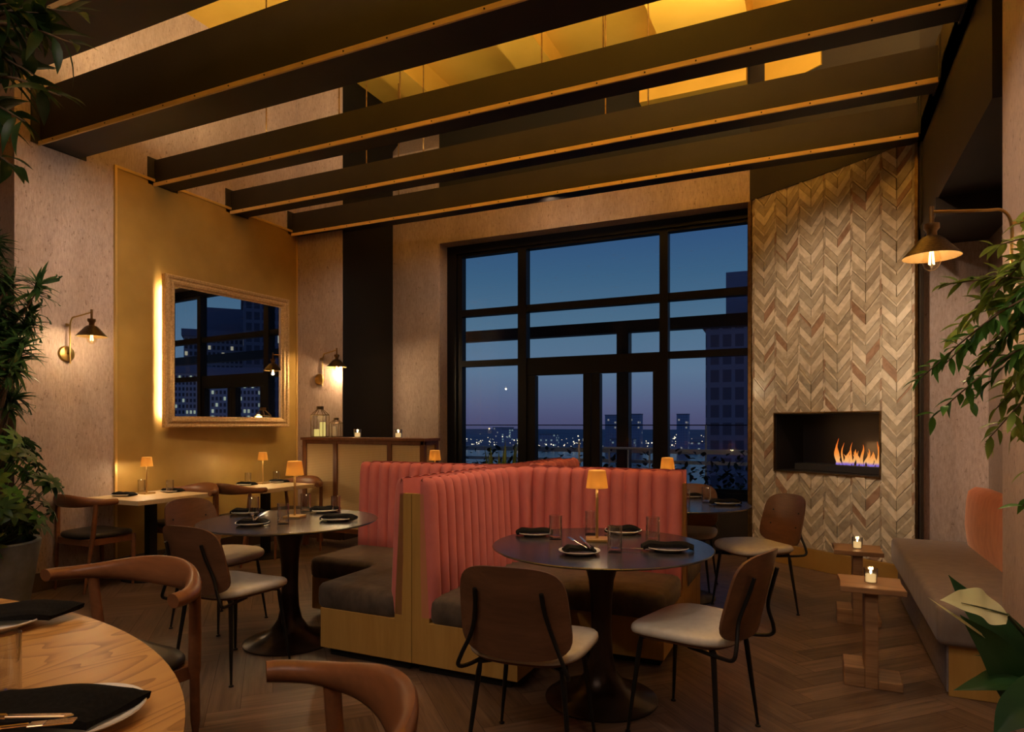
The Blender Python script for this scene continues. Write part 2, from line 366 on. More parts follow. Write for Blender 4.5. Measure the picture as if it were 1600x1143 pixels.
# gold paint panel with a thin brass edge on the left wall
wall('wall_panel_left',[(XL,3.806,.15,XL+.012,6.049,3.63)],M['gold_paint'])
bm=B(); box(bm,XL,3.785,.15,XL+.022,3.806,3.655); box(bm,XL,3.806,3.63,XL+.022,6.049,3.655); box(bm,XL,6.028,.15,XL+.022,6.049,3.63)
struct(finish(bm,'trim_2',M['gold_trim']))
bm=B(); box(bm,XL,2.99,0,XL+.025,6.05,.15,.004); struct(finish(bm,'baseboard_left',M['base_board']))
bm=B(); box(bm,XL,6.025,0,-4.978,6.05,.15,.004); box(bm,-4.978,6.05,0,-4.953,7.05,.15); box(bm,-4.95,7.025,0,FX0,7.05,.15); struct(finish(bm,'baseboard_back',M['base_board']))
# --- fireplace wall, turned 35 degrees
FP0=Vector((-.587,7.077,0)); FD=Vector((.8153,-.5790,0)); FN=Vector((-.5790,-.8153,0))
FM=Matrix(((FD.x,-FN.x,0,FP0.x),(FD.y,-FN.y,0,FP0.y),(0,0,1,0),(0,0,0,1)))   # local x along the wall, -y towards the room
FT0,FT1,FZ0,FZ1=.293,1.339,.895,1.445; FW=1.646; FTOP=3.62
bm=B()
box(bm,0,.0,0,FT0,.5,FTOP); box(bm,FT1,0,0,FW,.5,FTOP); box(bm,FT0,0,0,FT1,.5,FZ0); box(bm,FT0,0,FZ1,FT1,.5,FTOP)
bm.transform(FM); struct(finish(bm,'wall_fireplace',M['plaster_dark']))
def tiles():
    bm=B(); tone=bm.faces.layers.float.new('tone'); uv=bm.loops.layers.uv.new('board')
    rnd=random.Random(11); cw=.2625; hw=cw/2; z0,z1=.19,FTOP; slope=.92
    def clipz(poly,zlo,zhi):
        def cut(p,f):
            o=[]
            for i in range(len(p)):
                a,b=p[i],p[(i+1)%len(p)]; fa,fb=f(a),f(b)
                if fa>=0:o.append(a)
                if (fa>=0)!=(fb>=0): t=fa/(fa-fb); o.append((a[0]+(b[0]-a[0])*t,a[1]+(b[1]-a[1])*t))
            return o
        p=cut(poly,lambda q:q[1]-zlo); 
        if len(p)>2: p=cut(p,lambda q:zhi-q[1])
        return p
    def emit(poly,dep,t):
        if len(poly)<3: return
        ar=sum(poly[i][0]*poly[(i+1)%len(poly)][1]-poly[(i+1)%len(poly)][0]*poly[i][1] for i in range(len(poly)))
        if abs(ar)<1e-4: return
        if ar<0: poly=poly[::-1]
        a=[bm.verts.new((x,.0,z)) for x,z in poly]; b=[bm.verts.new((x,-dep,z)) for x,z in poly]
        n=len(poly); fs=[bm.faces.new(b)]+[bm.faces.new([a[i],a[(i+1)%n],b[(i+1)%n],b[i]]) for i in range(n)]
        ou=rnd.random()*9
        for f in fs:
            f[tone]=t
            for lp in f.loops: lp[uv].uv=(lp.vert.co.x+ou,lp.vert.co.z+ou*.3)
    slope=1.1; x=.036-cw; SW=.011
    def cutx(p,lo,hi):
        q=clipz([(b_,a_) for a_,b_ in p],lo,hi); return [(b_,a_) for a_,b_ in q]
    def place(poly,dep,t):
        # clip to the wall in x and z, and round the firebox
        poly=cutx(poly,.02,FW-.012)
        if len(poly)<3: return
        f0,f1=FT0-.012,FT1+.012
        emit(clipz(cutx(poly,-1,f0),z0,z1),dep,t); emit(clipz(cutx(poly,f1,9),z0,z1),dep,t)
        mid=cutx(poly,f0,f1)
        if len(mid)>2: emit(clipz(mid,z0,FZ0-.012),dep,t); emit(clipz(mid,FZ1+.012,z1),dep,t)
    while x<FW:
        zz=z0-.4+rnd.random()*.2; k=rnd.randrange(4)
        while zz<z1+.1:
            h,base=((.082,.97),(.086,.42),(.024,.86),(.066,.58))[k%4]; h*=rnd.uniform(.88,1.15); base+=rnd.uniform(-.07,.07); k+=1
            for side in (0,1):
                xa=x+side*hw; xb=xa+hw; g=.0012
                t=min(1,max(0.1,base+rnd.uniform(-.08,.08))) if rnd.random()>.035 else 0.03
                dep=.009+(rnd.choice((0,.003,.007,.014)) if side==0 else rnd.choice((0,.002,.004)))
                e=SW
                if side==0: poly=[(xa+e,zz+(hw-e)*slope),(xb,zz),(xb,zz+h-.0022),(xa+e,zz+h-.0022+(hw-e)*slope)]
                else: poly=[(xa,zz),(xb-e,zz+(hw-e)*slope),(xb-e,zz+h-.0022+(hw-e)*slope),(xa,zz+h-.0022)]
                place(poly,dep,t)
            zz+=h
        # slim strip of offcuts between two columns
        zz=z0
        while zz<z1:
            h=rnd.uniform(.03,.11); t=rnd.choice((.3,.55,.8,.95,.08))+rnd.uniform(-.05,.05)
            place([(x-SW+.001,zz),(x+SW-.001,zz+.02),(x+SW-.001,zz+h+.018),(x-SW+.001,zz+h-.002)],.009+rnd.choice((0,.004)),max(.02,t)); zz+=h
        x+=cw
    bm.transform(FM)
    m,nt,out=nmat('chevron stone'); b=pbsdf(nt,out,rough=.16,spec=.55)
    a=N(nt,'ShaderNodeAttribute',attribute_name='tone')
    r=ramp(nt,[(0,(.30,.17,.10)),(.12,(.32,.235,.165)),(.4,(.35,.295,.21)),(.6,(.40,.33,.225)),(.85,(.55,.46,.33)),(1,(.62,.53,.39))]); L(nt,a.outputs['Fac'],r.inputs[0])
    u=N(nt,'ShaderNodeUVMap',uv_map='board'); n=N(nt,'ShaderNodeTexNoise',i_Scale=9.,i_Detail=6,i_Distortion=1.6); L(nt,u.outputs[0],n.inputs['Vector'])
    g=ramp(nt,[(.3,(.74,.70,.66)),(.6,(1.08,1.06,1.03))]); L(nt,n.outputs['Fac'],g.inputs[0])
    mx=N(nt,'ShaderNodeMix',data_type='RGBA',blend_type='MULTIPLY'); mx.inputs['Factor'].default_value=1
    L(nt,r.outputs[0],mx.inputs['A']); L(nt,g.outputs[0],mx.inputs['B']); L(nt,mx.outputs['Result'],b.inputs['Base Color'])
    bump(nt,n.outputs['Fac'],b,.12,.004)
    return struct(finish(bm,'wall_fireplace_tiles',m))
tiles()
bm=B(); box(bm,-.0,-.03,0,FW,.0,.187,.004); bm.transform(FM); struct(finish(bm,'baseboard_fireplace',M['hearth_gold']))
bm=B(); box(bm,-.02,-.03,.19,.02,.0,FTOP); box(bm,FW-.012,-.03,.19,FW+.012,.0,FTOP); bm.transform(FM); struct(finish(bm,'trim_3',M['brass_dark']))
# --- fireplace insert
fi=empty('gas_fireplace'); fi.matrix_world=FM@Matrix.Translation((.816,0,FZ0)); FI=Matrix.Translation((-.816,0,-FZ0))
tag(fi,'wide black gas fireplace with orange flames set in the chevron stone wall','fireplace')
bm=B(); D=.42
box(bm,FT0,.001,FZ0,FT0+.006,D,FZ1); box(bm,FT1-.006,.001,FZ0,FT1,D,FZ1); box(bm,FT0,.001,FZ0,FT1,D,FZ0+.006); box(bm,FT0,.001,FZ1-.006,FT1,D,FZ1)
bm.transform(FI); finish(bm,'firebox',M['firebox'],fi)
bm=B(); box(bm,FT0,D-.01,FZ0,FT1,D,FZ1); bm.transform(FI); finish(bm,'back_panel',M['firebox_back'],fi)
bm=B()
for q in ((FT0-.012,-.022,FZ0-.012,FT0,.02,FZ1+.012),(FT1,-.022,FZ0-.012,FT1+.012,.02,FZ1+.012),(FT0,-.022,FZ0-.012,FT1,.02,FZ0),(FT0,-.022,FZ1,FT1,.02,FZ1+.012)): box(bm,*q)
bm.transform(FI); finish(bm,'trim_frame',M['brass_dark'],fi)
bm=B(); box(bm,FT0+.12,.12,FZ0+.006,FT1-.02,.30,FZ0+.075,.006); bm.transform(FI); finish(bm,'burner',M['burner'],fi)
def flame_mat():
    m,nt,out=nmat('gas flame')
    t=nt.nodes.new('ShaderNodeTexCoord'); sp=nt.nodes.new('ShaderNodeSeparateXYZ'); L(nt,t.outputs['Object'],sp.inputs[0])
    mr=N(nt,'ShaderNodeMapRange'); mr.inputs['From Min'].default_value=.07; mr.inputs['From Max'].default_value=.30; L(nt,sp.outputs[2],mr.inputs[0])
    r=ramp(nt,[(0,(.10,.10,.8)),(.08,(.35,.2,.5)),(.16,(1,.50,.16)),(.5,(1,.30,.045)),(1,(.9,.13,.015))]); L(nt,mr.outputs[0],r.inputs[0])
    e=N(nt,'ShaderNodeEmission'); L(nt,r.outputs[0],e.inputs[0]); e.inputs[1].default_value=.95
    tr=nt.nodes.new('ShaderNodeBsdfTransparent'); lw=N(nt,'ShaderNodeLayerWeight',i_Blend=.35); inv=N(nt,'ShaderNodeMath',operation='MULTIPLY_ADD'); inv.inputs[1].default_value=.75; inv.inputs[2].default_value=.2
    L(nt,lw.outputs['Facing'],inv.inputs[0])
    x=N(nt,'ShaderNodeMixShader'); L(nt,inv.outputs[0],x.inputs[0]); L(nt,e.outputs[0],x.inputs[1]); L(nt,tr.outputs[0],x.inputs[2]); L(nt,x.outputs[0],out.inputs[0]); return m
bm=B(); rnd=random.Random(5)
for k in range(34):
    x=FT0+.50+.535*k/33+rnd.uniform(-.008,.008); y=.2+rnd.uniform(-.035,.035)
    env=.55+.45*abs(math.sin(k*.42+.9)); h=.225*env*rnd.uniform(.45,1.15); w=rnd.uniform(.008,.015)
    lean=rnd.uniform(-.025,.025); ph=rnd.uniform(0,6); prof=[]
    pts=[];rad=[]
    for i in range(9):
        t=i/8; pts.append((x+lean*t+.008*math.sin(ph+t*6),y+.006*math.cos(ph+5*t),FZ0+.072+h*t)); rad.append(max(.0008,w*(math.sin(PI*min(1,(t*.82+.18)))**.9)*(1-.25*t)))
    tube(bm,pts,rad,7)
bm.transform(FI); fl=finish(bm,'flames',flame_mat(),fi,True); tag(fl,'orange flames',kind='stuff')
light('fire_glow','AREA',tuple(FM@Vector((1.05,.15,FZ0+.2))),.8,(1.,.48,.16),(.5,.15),(PI/2,0,math.atan2(FD.y,FD.x)))
# --- niche with the bench on the right
NY=6.13
wall('wall_niche',[(.755,NY,0,1.3,NY+.3,2.77)],M['plaster'])
wall('wall_niche_side',[(1.22,3.75,0,1.5,NY,3.7)],M['plaster_dark'])
wall('trim_4',[(.77,3.80,2.9,1.22,NY,3.56),(.755,NY-.01,2.77,1.3,NY+.3,3.7),(.755,5.3,2.77,1.22,NY,2.9),(.755,6.0,0,.775,NY,3.6)],M['bronze'])
wall('wall_right',[(.80,-3.7,0,1.5,3.75,ZC),(.98,3.75,3.7,1.5,YW+.3,ZC)],M['plaster'])
wall('wall_front',[(-7.5,-3.9,0,3.6,-3.7,ZC)],M['plaster_dark'])
# steel edge beam over the bench side
bm=B(); box(bm,.745,3.76,3.56,.98,6.9,3.70); box(bm,.745,3.76,3.56,.79,6.9,3.9)
struct(finish(bm,'trim_5',M['bronze']))
# dark soffit closing the corner above the chevron wall
bm=B(); prism(bm,[(-.6,7.05),(-.6,7.4),(1.0,7.4),(1.0,6.1),(.76,6.1)],FTOP,ZC); struct(finish(bm,'trim_6',M['bronze']))
# ------------------------------------------------------------------ ceiling
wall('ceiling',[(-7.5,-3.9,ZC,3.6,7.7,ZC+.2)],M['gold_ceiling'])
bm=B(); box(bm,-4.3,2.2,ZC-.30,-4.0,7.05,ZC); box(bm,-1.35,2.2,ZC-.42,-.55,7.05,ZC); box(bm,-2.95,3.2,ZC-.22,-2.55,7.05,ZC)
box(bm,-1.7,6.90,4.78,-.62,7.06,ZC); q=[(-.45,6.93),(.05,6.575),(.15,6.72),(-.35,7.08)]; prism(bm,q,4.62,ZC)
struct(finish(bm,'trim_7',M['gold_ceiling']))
# ------------------------------------------------------------------ beams across the room
def beam(y0,w,zt,label,rods,x1=.745):
    t=empty('ceiling_beam',(XL,y0,ZB-.01)); tag(t,label,'beam')
    z0,z1=0.,zt-ZB+.01; Lx=x1-XL
    bm=B(); box(bm,0,0,z0,Lx,w,z1); finish(bm,'beam_body',M['bronze'],t)
    bm=B(); box(bm,.004,-.014,z0-.016,Lx-.01,.0,z0+.016); n=int(Lx/.32)
    for i in range(n):
        r=bmesh.ops.create_uvsphere(bm,u_segments=8,v_segments=5,radius=.0055,matrix=Matrix.Translation((.2+i*.32,-.014,z0)))
        for v in r['verts']:
            for f in v.link_faces: f.material_index=1
    finish(bm,'brass_strip',[M['brass_strip'],M['screw']],t)
    bm=B(); box(bm,.0,-.065,z0-.004,.012,w+.05,z1+.015); finish(bm,'end_plate',M['bronze'],t)
    bm=B(); box(bm,Lx-.012,-.04,z0-.004,Lx,w+.03,z1+.05); finish(bm,'end_plate',M['bronze'],t)
    for X in rods:
        bm=B(); tube(bm,[(X-XL,w*.5,z1),(X-XL,w*.5,ZC-ZB+.01)],.006,8); finish(bm,'hanging_rod',M['brass_dark'],t)
    return t
beam(2.17,.33,4.04,'dark beam nearest the camera, crossing the top left corner behind the leaves',[])
beam(3.17,.32,4.04,'deepest dark ceiling beam, its brass-edged face running out of the top of the photo',[-3.0])
beam(4.174,.20,3.835,'second slim dark beam, between the deep front beam and the two beams nearer the window',[-4.35,-3.55,-2.95,-1.75,-1.3])
beam(5.064,.19,3.83,'third slim dark beam, hung just in front of the beam closest to the window',[-3.95,-3.3,-1.55,-1.2])
beam(5.961,.19,3.855,'dark beam closest to the window wall, ending above the chevron fireplace',[-4.2])
# ------------------------------------------------------------------ window wall
WY0,WY1=7.25,7.35
win=empty('window_1',(-2.4,7.30,0)); struct(win)
def wpart(name,boxes,mat,par=win,off=Vector((2.4,-7.30,0))):
    bm=B()
    for b in boxes: box(bm,*b)
    bm.transform(Matrix.Translation(off)); return finish(bm,name,mat,par)
XA,XB=-4.29,-.588
wpart('window_frame',[(XA,WY0,0,-4.06,WY1,3.61),(-.64,WY0,0,XB,WY1,3.61),(-4.06,WY0,3.465,-.64,WY1,3.61)],M['frame'])
wpart('window_frame',[(-4.154,WY0-.03,0,-4.13,WY0,3.53),(-4.154,WY0-.03,3.5,-.6,WY0,3.53)],M['frame'])
wpart('mullion',[(-3.276,WY0-.02,0,-3.165,WY1,3.465)],M['frame'])
wpart('mullion',[(-1.557,WY0-.02,0,-1.465,WY1,3.465)],M['frame'])
wpart('transom',[(-4.06,WY0,2.705,-.64,WY1,2.79)],M['frame'])
wpart('transom',[(-4.06,WY0,2.07,-3.276,WY1,2.145),(-1.465,WY0,2.07,-.64,WY1,2.145)],M['frame'])
wpart('lower_panel',[(-4.06,WY0,0,-3.276,WY1,.52),(-1.465,WY0,0,-.64,WY1,.52)],M['bronze'])
wpart('reveal',[(XA-.01,7.06,0,XA+.012,WY0,3.61)],M['plaster'])
for x0,x1,z0,z1 in ((-4.06,-3.276,2.79,3.465),(-3.165,-1.557,2.79,3.465),(-1.465,-.64,2.79,3.465),(-4.06,-3.276,2.145,2.705),(-3.165,-1.557,2.145,2.705),(-1.465,-.64,2.145,2.705),(-4.06,-3.276,.52,2.07),(-1.465,-.64,.52,2.07)):
    wpart('pane',[(x0-.01,7.298,z0-.01,x1+.01,7.302,z1+.01)],M['pane'])
door=empty('door_1',(-2.36,7.30,0)); struct(door); off=Vector((2.36,-7.30,0))
wpart('door_frame',[(-3.165,WY0,1.935,-1.557,WY1,2.145),(-1.60,WY0,0,-1.557,WY1,1.935)],M['frame'],door,off)
for x0,x1,a,b in ((-3.165,-2.36,-3.056,-2.449),(-2.35,-1.60,-2.248,-1.635)):
    lf=wpart('door_leaf',[(x0,WY0,0,a,WY1,1.93),(b,WY0,0,x1,WY1,1.93),(a,WY0,0,b,WY1,.28)],M['frame'],door,off)
    p=wpart('pane',[(a-.01,7.298,.27,b+.01,7.302,1.935)],M['pane'],lf,off)
hd=B(); tube(hd,[(-.12,-.06,.9),(-.12,-.1,.9),(-.12,-.1,1.15),(-.12,-.06,1.15)],.01,8); finish(hd,'door_handle',M['rail'],door)
struct(sbox('trim_8',-5.3,7.05,-.2,1.5,7.4,0,M['base_board']))
# ------------------------------------------------------------------ terrace
t=struct(sbox('floor_terrace',-12,7.4,-.45,9,10.6,-.05,M['deck']))
pg=empty('pergola',(-2.6,9.3,-.05)); tag(pg,'dark steel pergola post and crossbeam standing outside the window','pergola')
o=sbox('post',-.0,-.1,0,.175,.08,2.75,M['frame'],pg); o=sbox('crossbeam',-4.2,-.09,2.72,6.0,.07,2.885,M['frame'],pg)
gr=empty('terrace_railing',(-3,9.9,-.05)); tag(gr,'grey terrace railing with glass guard and thin top wire outside the window','railing')
sbox('top_wire',-4,-.006,1.375,6.5,.006,1.39,M['frame'],gr)
sbox('handrail',-4,-.05,.955,6.5,.05,1.025,M['rail'],gr); sbox('lower_rail',-4,-.03,.80,6.5,.03,.85,M['rail'],gr)
for x in (-3.2,-1.3,.33,1.55,3.5,5.2): sbox('post',x-.012,-.012,0,x+.012,.012,1.38,M['rail'],gr)
sbox('guard_pane',-4,.02,.05,6.5,.026,1.375,M['pane'],gr)
g2=empty('handrail_segment',(-2.35,8.9,-.05)); tag(g2,'short grey handrail on posts in front of the terrace railing','handrail')
bm=B(); tube(bm,[(-.35,0,1.06),(.42,0,1.06)],.018,8); finish(bm,'handrail',M['rail'],g2)
for x in (-.27,.0,.3):
    bm=B(); tube(bm,[(x,0,0),(x,0,1.06)],.012,8); finish(bm,'post',M['rail'],g2)
def leaf(bm,base,d,up,ln,w,curl=.15,mi=0,n=4,fold=.25):
    # one blade: a curved lens with a folded midrib
    d=d.normalized(); s=d.cross(up); s=s.normalized() if s.length>1e-4 else Vector((1,0,0)); u=s.cross(d)
    rows=[]
    for i in range(n+1):
        t=i/n; c=base+d*(ln*t)-u*(curl*ln*t*t); ww=w*max(.02,math.sin(PI*(t**.8)))*.5
        rows.append((c-s*ww+u*fold*ww,c,c+s*ww+u*fold*ww))
    V=[[bm.verts.new(p) for p in r] for r in rows]
    for a,b in zip(V,V[1:]):
        bm.faces.new([a[0],a[1],b[1],b[0]]).material_index=mi; bm.faces.new([a[1],a[2],b[2],b[1]]).material_index=mi
rnd=random.Random(21)
def rv(k=1.): return Vector((rnd.uniform(-k,k),rnd.uniform(-k,k),rnd.uniform(-k,k)))
M['leaf_night']=plain('dark hedge leaf',(.010,.022,.010),.6)
hb=empty('planter_box',(-3.0,9.55,-.05)); tag(hb,'long dark planter of trailing leaves running along the terrace railing','planter')
sbox('trough',-4,-.13,0,5.5,.13,.5,M['frame'],hb)
bm=B()
for i in range(1250):
    p=Vector((rnd.uniform(-4,5.4),rnd.uniform(-.15,.15),(.44+.34*rnd.random() if i<800 else .66+.36*rnd.random()))); leaf(bm,p,rv()+Vector((0,0,.3)),Vector((0,0,1)),rnd.uniform(.07,.14),rnd.uniform(.05,.085),.2)
f=finish(bm,'foliage',M['leaf_night'],hb)
# potted sword-leaved plant inside by the door
sp=empty('potted_plant',(-3.25,6.75,0)); tag(sp,'potted plant with upright sword leaves in front of the terrace door','plant')
bm=B(); lathe(bm,[(.0,0),(.14,0),(.19,.40),(.17,.40),(.165,.37),(0,.37)],24); finish(bm,'pot',M['concrete'],sp,True)
bm=B()
for i in range(26):
    a=rnd.uniform(0,2*PI); r=rnd.uniform(.02,.1); h=rnd.uniform(.45,.86)
    leaf(bm,Vector((r*math.cos(a),r*math.sin(a),.36)),Vector((.22*math.cos(a),.22*math.sin(a),1)),Vector((math.cos(a),math.sin(a),.1)),h,.06,.03,0,5,.3)
finish(bm,'leaves',M['leaf_olive'],sp,True,0)
# ------------------------------------------------------------------ city at dusk
Z0=-30.
g=sbox('ground',-2500,780,Z0-2,2500,4200,Z0,M['city_ground']); struct(g)
g=sbox('river',-2500,30,Z0-3,2500,782,Z0-1,M['water']); tag(g,'wide pale river between the terrace and the far shore','water',kind='stuff')
def tower(x,y,w,d,h,mat,label,rz=0.,crown=None,name='tower_block'):
    t=empty(name,(x,y,Z0),rz); tag(t,label,'building')
    bm=B(); box(bm,-w/2,-d/2,0,w/2,d/2,h); finish(bm,'facade',mat,t)
    bm=B()
    box(bm,-w/2-.3,-d/2-.3,h,w/2+.3,d/2+.3,h+1.0)
    if crown: box(bm,-w*crown/2,-d*.3,h+1,w*crown/2,d*.3,h+5)
    finish(bm,'roof',M['city_roof'],t); return t
M['city_roof']=plain('roof dark',(.16,.17,.24),.8)
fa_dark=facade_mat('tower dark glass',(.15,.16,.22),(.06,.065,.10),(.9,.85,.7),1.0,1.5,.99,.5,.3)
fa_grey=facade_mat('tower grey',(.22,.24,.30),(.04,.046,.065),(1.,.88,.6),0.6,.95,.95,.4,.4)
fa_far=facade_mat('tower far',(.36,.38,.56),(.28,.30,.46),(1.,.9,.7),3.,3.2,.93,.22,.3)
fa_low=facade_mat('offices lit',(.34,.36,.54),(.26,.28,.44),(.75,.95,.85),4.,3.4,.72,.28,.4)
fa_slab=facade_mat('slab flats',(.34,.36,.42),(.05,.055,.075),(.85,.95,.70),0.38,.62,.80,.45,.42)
# dark tower at the right edge of the window
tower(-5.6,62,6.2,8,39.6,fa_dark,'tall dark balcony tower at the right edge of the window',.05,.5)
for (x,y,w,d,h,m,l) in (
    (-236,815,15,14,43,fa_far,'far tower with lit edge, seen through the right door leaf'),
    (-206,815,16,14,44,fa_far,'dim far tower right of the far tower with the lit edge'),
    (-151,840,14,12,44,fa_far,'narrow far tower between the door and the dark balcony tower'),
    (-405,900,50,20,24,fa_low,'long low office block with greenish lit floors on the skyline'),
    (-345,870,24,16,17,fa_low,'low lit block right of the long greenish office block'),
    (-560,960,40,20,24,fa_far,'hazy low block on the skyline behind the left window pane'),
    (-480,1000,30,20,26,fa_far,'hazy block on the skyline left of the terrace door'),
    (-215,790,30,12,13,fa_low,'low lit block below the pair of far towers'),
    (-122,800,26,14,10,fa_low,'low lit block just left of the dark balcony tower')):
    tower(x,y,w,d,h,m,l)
# towers out to the right: only the wall mirror shows them
tower(65.5,62,8,8,48,fa_dark,'tallest dark tower reflected at the right of the wall mirror',.62,.5)
tower(80,64,15,10,44,fa_grey,'wide grey tower with a stepped roof at the left of the wall mirror',.62,.4)
tower(72.6,78,3,4,48.5,fa_grey,'slim grey tower between the two larger towers in the wall mirror',.62)
tower(58,45,9,5,36.8,fa_slab,'pale slab of flats with many lit windows, low in the wall mirror',.9)
tower(48,44,6.5,5,36,fa_slab,'narrow slab of flats with lit windows, low at the mirror right',.9)
# street and quay lights
bm=B(); rnd=random.Random(31)
for i in range(420):
    y=rnd.choice((800,830,870,950,1050))+rnd.uniform(-20,40); x=rnd.uniform(-.85,.05)*y
    bmesh.ops.create_icosphere(bm,subdivisions=1,radius=rnd.choice((.3,.35,.4,.5,.9))*y/760,matrix=Matrix.Translation((x,y,Z0+rnd.choice((1,2,3,4,6,9,14))+rnd.random())))
o=finish(bm,'city_lights',emis('city light',(1.,.80,.55),2.0)); tag(o,'scattered street lights along the far shore','lights',kind='stuff')
# ------------------------------------------------------------------ dusk sky
wd=bpy.data.worlds.new('dusk'); scene.world=wd; wd.use_nodes=True; nt=wd.node_tree; nt.nodes.clear()
wo=nt.nodes.new('ShaderNodeOutputWorld'); bg=nt.nodes.new('ShaderNodeBackground'); tc=nt.nodes.new('ShaderNodeTexCoord'); sx=nt.nodes.new('ShaderNodeSeparateXYZ')
L(nt,tc.outputs['Generated'],sx.inputs[0]); 
rp=ramp(nt,[(0,(.060,.060,.11)),(.502,(.082,.082,.175)),(.515,(.100,.118,.225)),(.54,(.118,.19,.30)),(.575,(.085,.168,.265)),(.61,(.050,.125,.232)),(.65,(.030,.080,.205)),(.75,(.018,.05,.15)),(1,(.01,.03,.09))])
md=N(nt,'ShaderNodeMath',operation='MULTIPLY_ADD'); md.inputs[1].default_value=.5; md.inputs[2].default_value=.5; L(nt,sx.outputs[2],md.inputs[0]); L(nt,md.outputs[0],rp.inputs[0])
L(nt,rp.outputs[0],bg.inputs[0]); bg.inputs[1].default_value=1.0; L(nt,bg.outputs[0],wo.inputs[0])
# ------------------------------------------------------------------ cross of four velvet booths
BC=Vector((-1.985,4.22,0)); AL=1.235
def booth():
    t=empty('corner_booth',BC); 
    # plinth and amber oak base (an L with two open ends)
    bd=.63
    bm=B(); prism(bm,[(0.03,0.03),(AL-.03,.03),(AL-.03,bd-.05),(bd-.05,bd-.05),(bd-.05,AL-.03),(.03,AL-.03)],0,.045); finish(bm,'plinth',M['black'],t)
    bm=B(); prism(bm,[(0.002,.002),(AL,.002),(AL,bd),(bd,bd),(bd,AL),(.002,AL)],.045,.275,.003,1); finish(bm,'base',M['oak'],t)
    # slanted oak end panels closing the two arms
    for k in (0,1):
        bm=B()
        pts=[(.002,.27),(.112,.27),(.075,.965),(.002,.965)]
        a=[Vector((AL,y,z)) for y,z in pts]; b=[Vector((AL-.03,y,z)) for y,z in pts]
        if k: a=[Vector((p.y,p.x,p.z)) for p in a]; b=[Vector((p.y,p.x,p.z)) for p in b]
        va=[bm.verts.new(p) for p in a]; vb=[bm.verts.new(p) for p in b]
        bm.faces.new(va); bm.faces.new(vb[::-1])
        for i in range(4): bm.faces.new([va[i],vb[i],vb[(i+1)%4],va[(i+1)%4]])
        bmesh.ops.recalc_face_normals(bm,faces=bm.faces[:]); finish(bm,'end_panel',M['oak'],t)
    # seat cushion: L with soft edges, slightly overhanging
    bm=B(); o=.07
    def arc(cx,cy,r,a0,a1,n=6): return [(cx+r*math.cos(a0+(a1-a0)*i/n),cy+r*math.sin(a0+(a1-a0)*i/n)) for i in range(n+1)]
    e=AL+.005; f=bd+.045; r=.07
    pl=[(.10,.10)]+arc(e-.06,.16,.06,-PI/2,0,4)+arc(e-r,f-r,r,0,PI/2)+[(f+.06,f)]+arc(f+.06,f+.06,.06,-PI/2,-PI,4)[1:]+arc(f-r,e-r,r,0,PI/2)+arc(.16,e-.06,.06,PI/2,PI,4)
    n=len(pl); cx=.33;cy=.33
    prof=[(-.012,.275),(.0,.292),(.004,.345),(.0,.385),(-.016,.405),(-.05,.416)]
    cen=Vector((0,0))
    rows=[]
    nn=[]
    for i in range(n):
        p=Vector(pl[i]); a=Vector(pl[i-1]); b=Vector(pl[(i+1)%n]); tdir=(b-a).normalized(); nn.append(Vector((tdir.y,-tdir.x)))
    for off,z in prof: rows.append([(pl[i][0]+nn[i].x*off,pl[i][1]+nn[i].y*off,z) for i in range(n)])
    V=grid(bm,rows,True); bm.faces.new(V[0][::-1]); 
    top=bm.faces.new(V[-1]); bmesh.ops.recalc_face_normals(bm,faces=bm.faces[:])
    finish(bm,'seat_cushion',M['seat_fabric'],t,True,50)
    # channel-tufted back following the L with a rounded corner
    R=.17; th0=.105; th1=.085
    path=[]   # front line of the back at seat level; s runs from the far end of arm x to the far end of arm y
    st=.0068
    y0=th0; L1=AL-(y0+R); La=R*PI/2; tot=2*L1+La; ns=int(tot/st); pw=tot/round(tot/.0925)
    rows=[]
    for i in range(ns+1):
        s_=tot*i/ns
        if s_<L1: p=Vector((AL-s_,y0,0)); nrm=Vector((0,1,0))
        elif s_<L1+La:
            a=(s_-L1)/R; p=Vector((y0+R-R*math.sin(a),y0+R-R*math.cos(a),0)); nrm=Vector((math.sin(a),math.cos(a),0))
        else: p=Vector((y0,y0+R+(s_-L1-La),0)); nrm=Vector((1,0,0))
        ph=(s_/pw)%1.; bl=math.sqrt(max(0,1-(2*ph-1)**2)); b=.050*bl
        zt=1.052-.012*(1-bl)
        prof=[]
        lean=lambda z: -.030*(z-.40)/.65        # the back leans away from the seat
        for z,k in ((.30,.2),(.42,1),(.60,1),(.80,1),(.96,1),(1.01,.85)): prof.append(p+nrm*(b*k+lean(z))+Vector((0,0,z)))
        for a in (35,65,90): 
            q=math.radians(a); prof.append(p+nrm*(lean(1.02)+b*.85*math.cos(q)-.018*(1-math.cos(q)))+Vector((0,0,1.01+(zt-1.01)*math.sin(q))))
        bk=-th0+.055
        prof.append(p+nrm*(bk+.012)+Vector((0,0,1.050))); prof.append(p+nrm*bk+Vector((0,0,1.035))); prof.append(p+nrm*(bk+.0)+Vector((0,0,.60))); prof.append(p+nrm*(bk+.01)+Vector((0,0,.30)))
        rows.append(prof)
    V=grid(bm:=B(),rows); bm.faces.new(V[0]); bm.faces.new(V[-1][::-1])
    bmesh.ops.recalc_face_normals(bm,faces=bm.faces[:]); finish(bm,'tufted_back',M['velvet'],t,True,60)
    return t
b0=booth()
b0.rotation_euler=(0,0,-PI/2)
tag(b0,'coral velvet corner booth behind the front dark round table','booth','coral booths of the central cross')
clone(b0,None,PI,'coral velvet corner booth beside the left dark round table, facing the gold wall')
clone(b0,None,0.,'coral velvet corner booth on the window side, serving the round table beside the fireplace')
clone(b0,None,PI/2,'coral velvet corner booth on the window side nearest the cane cabinet')
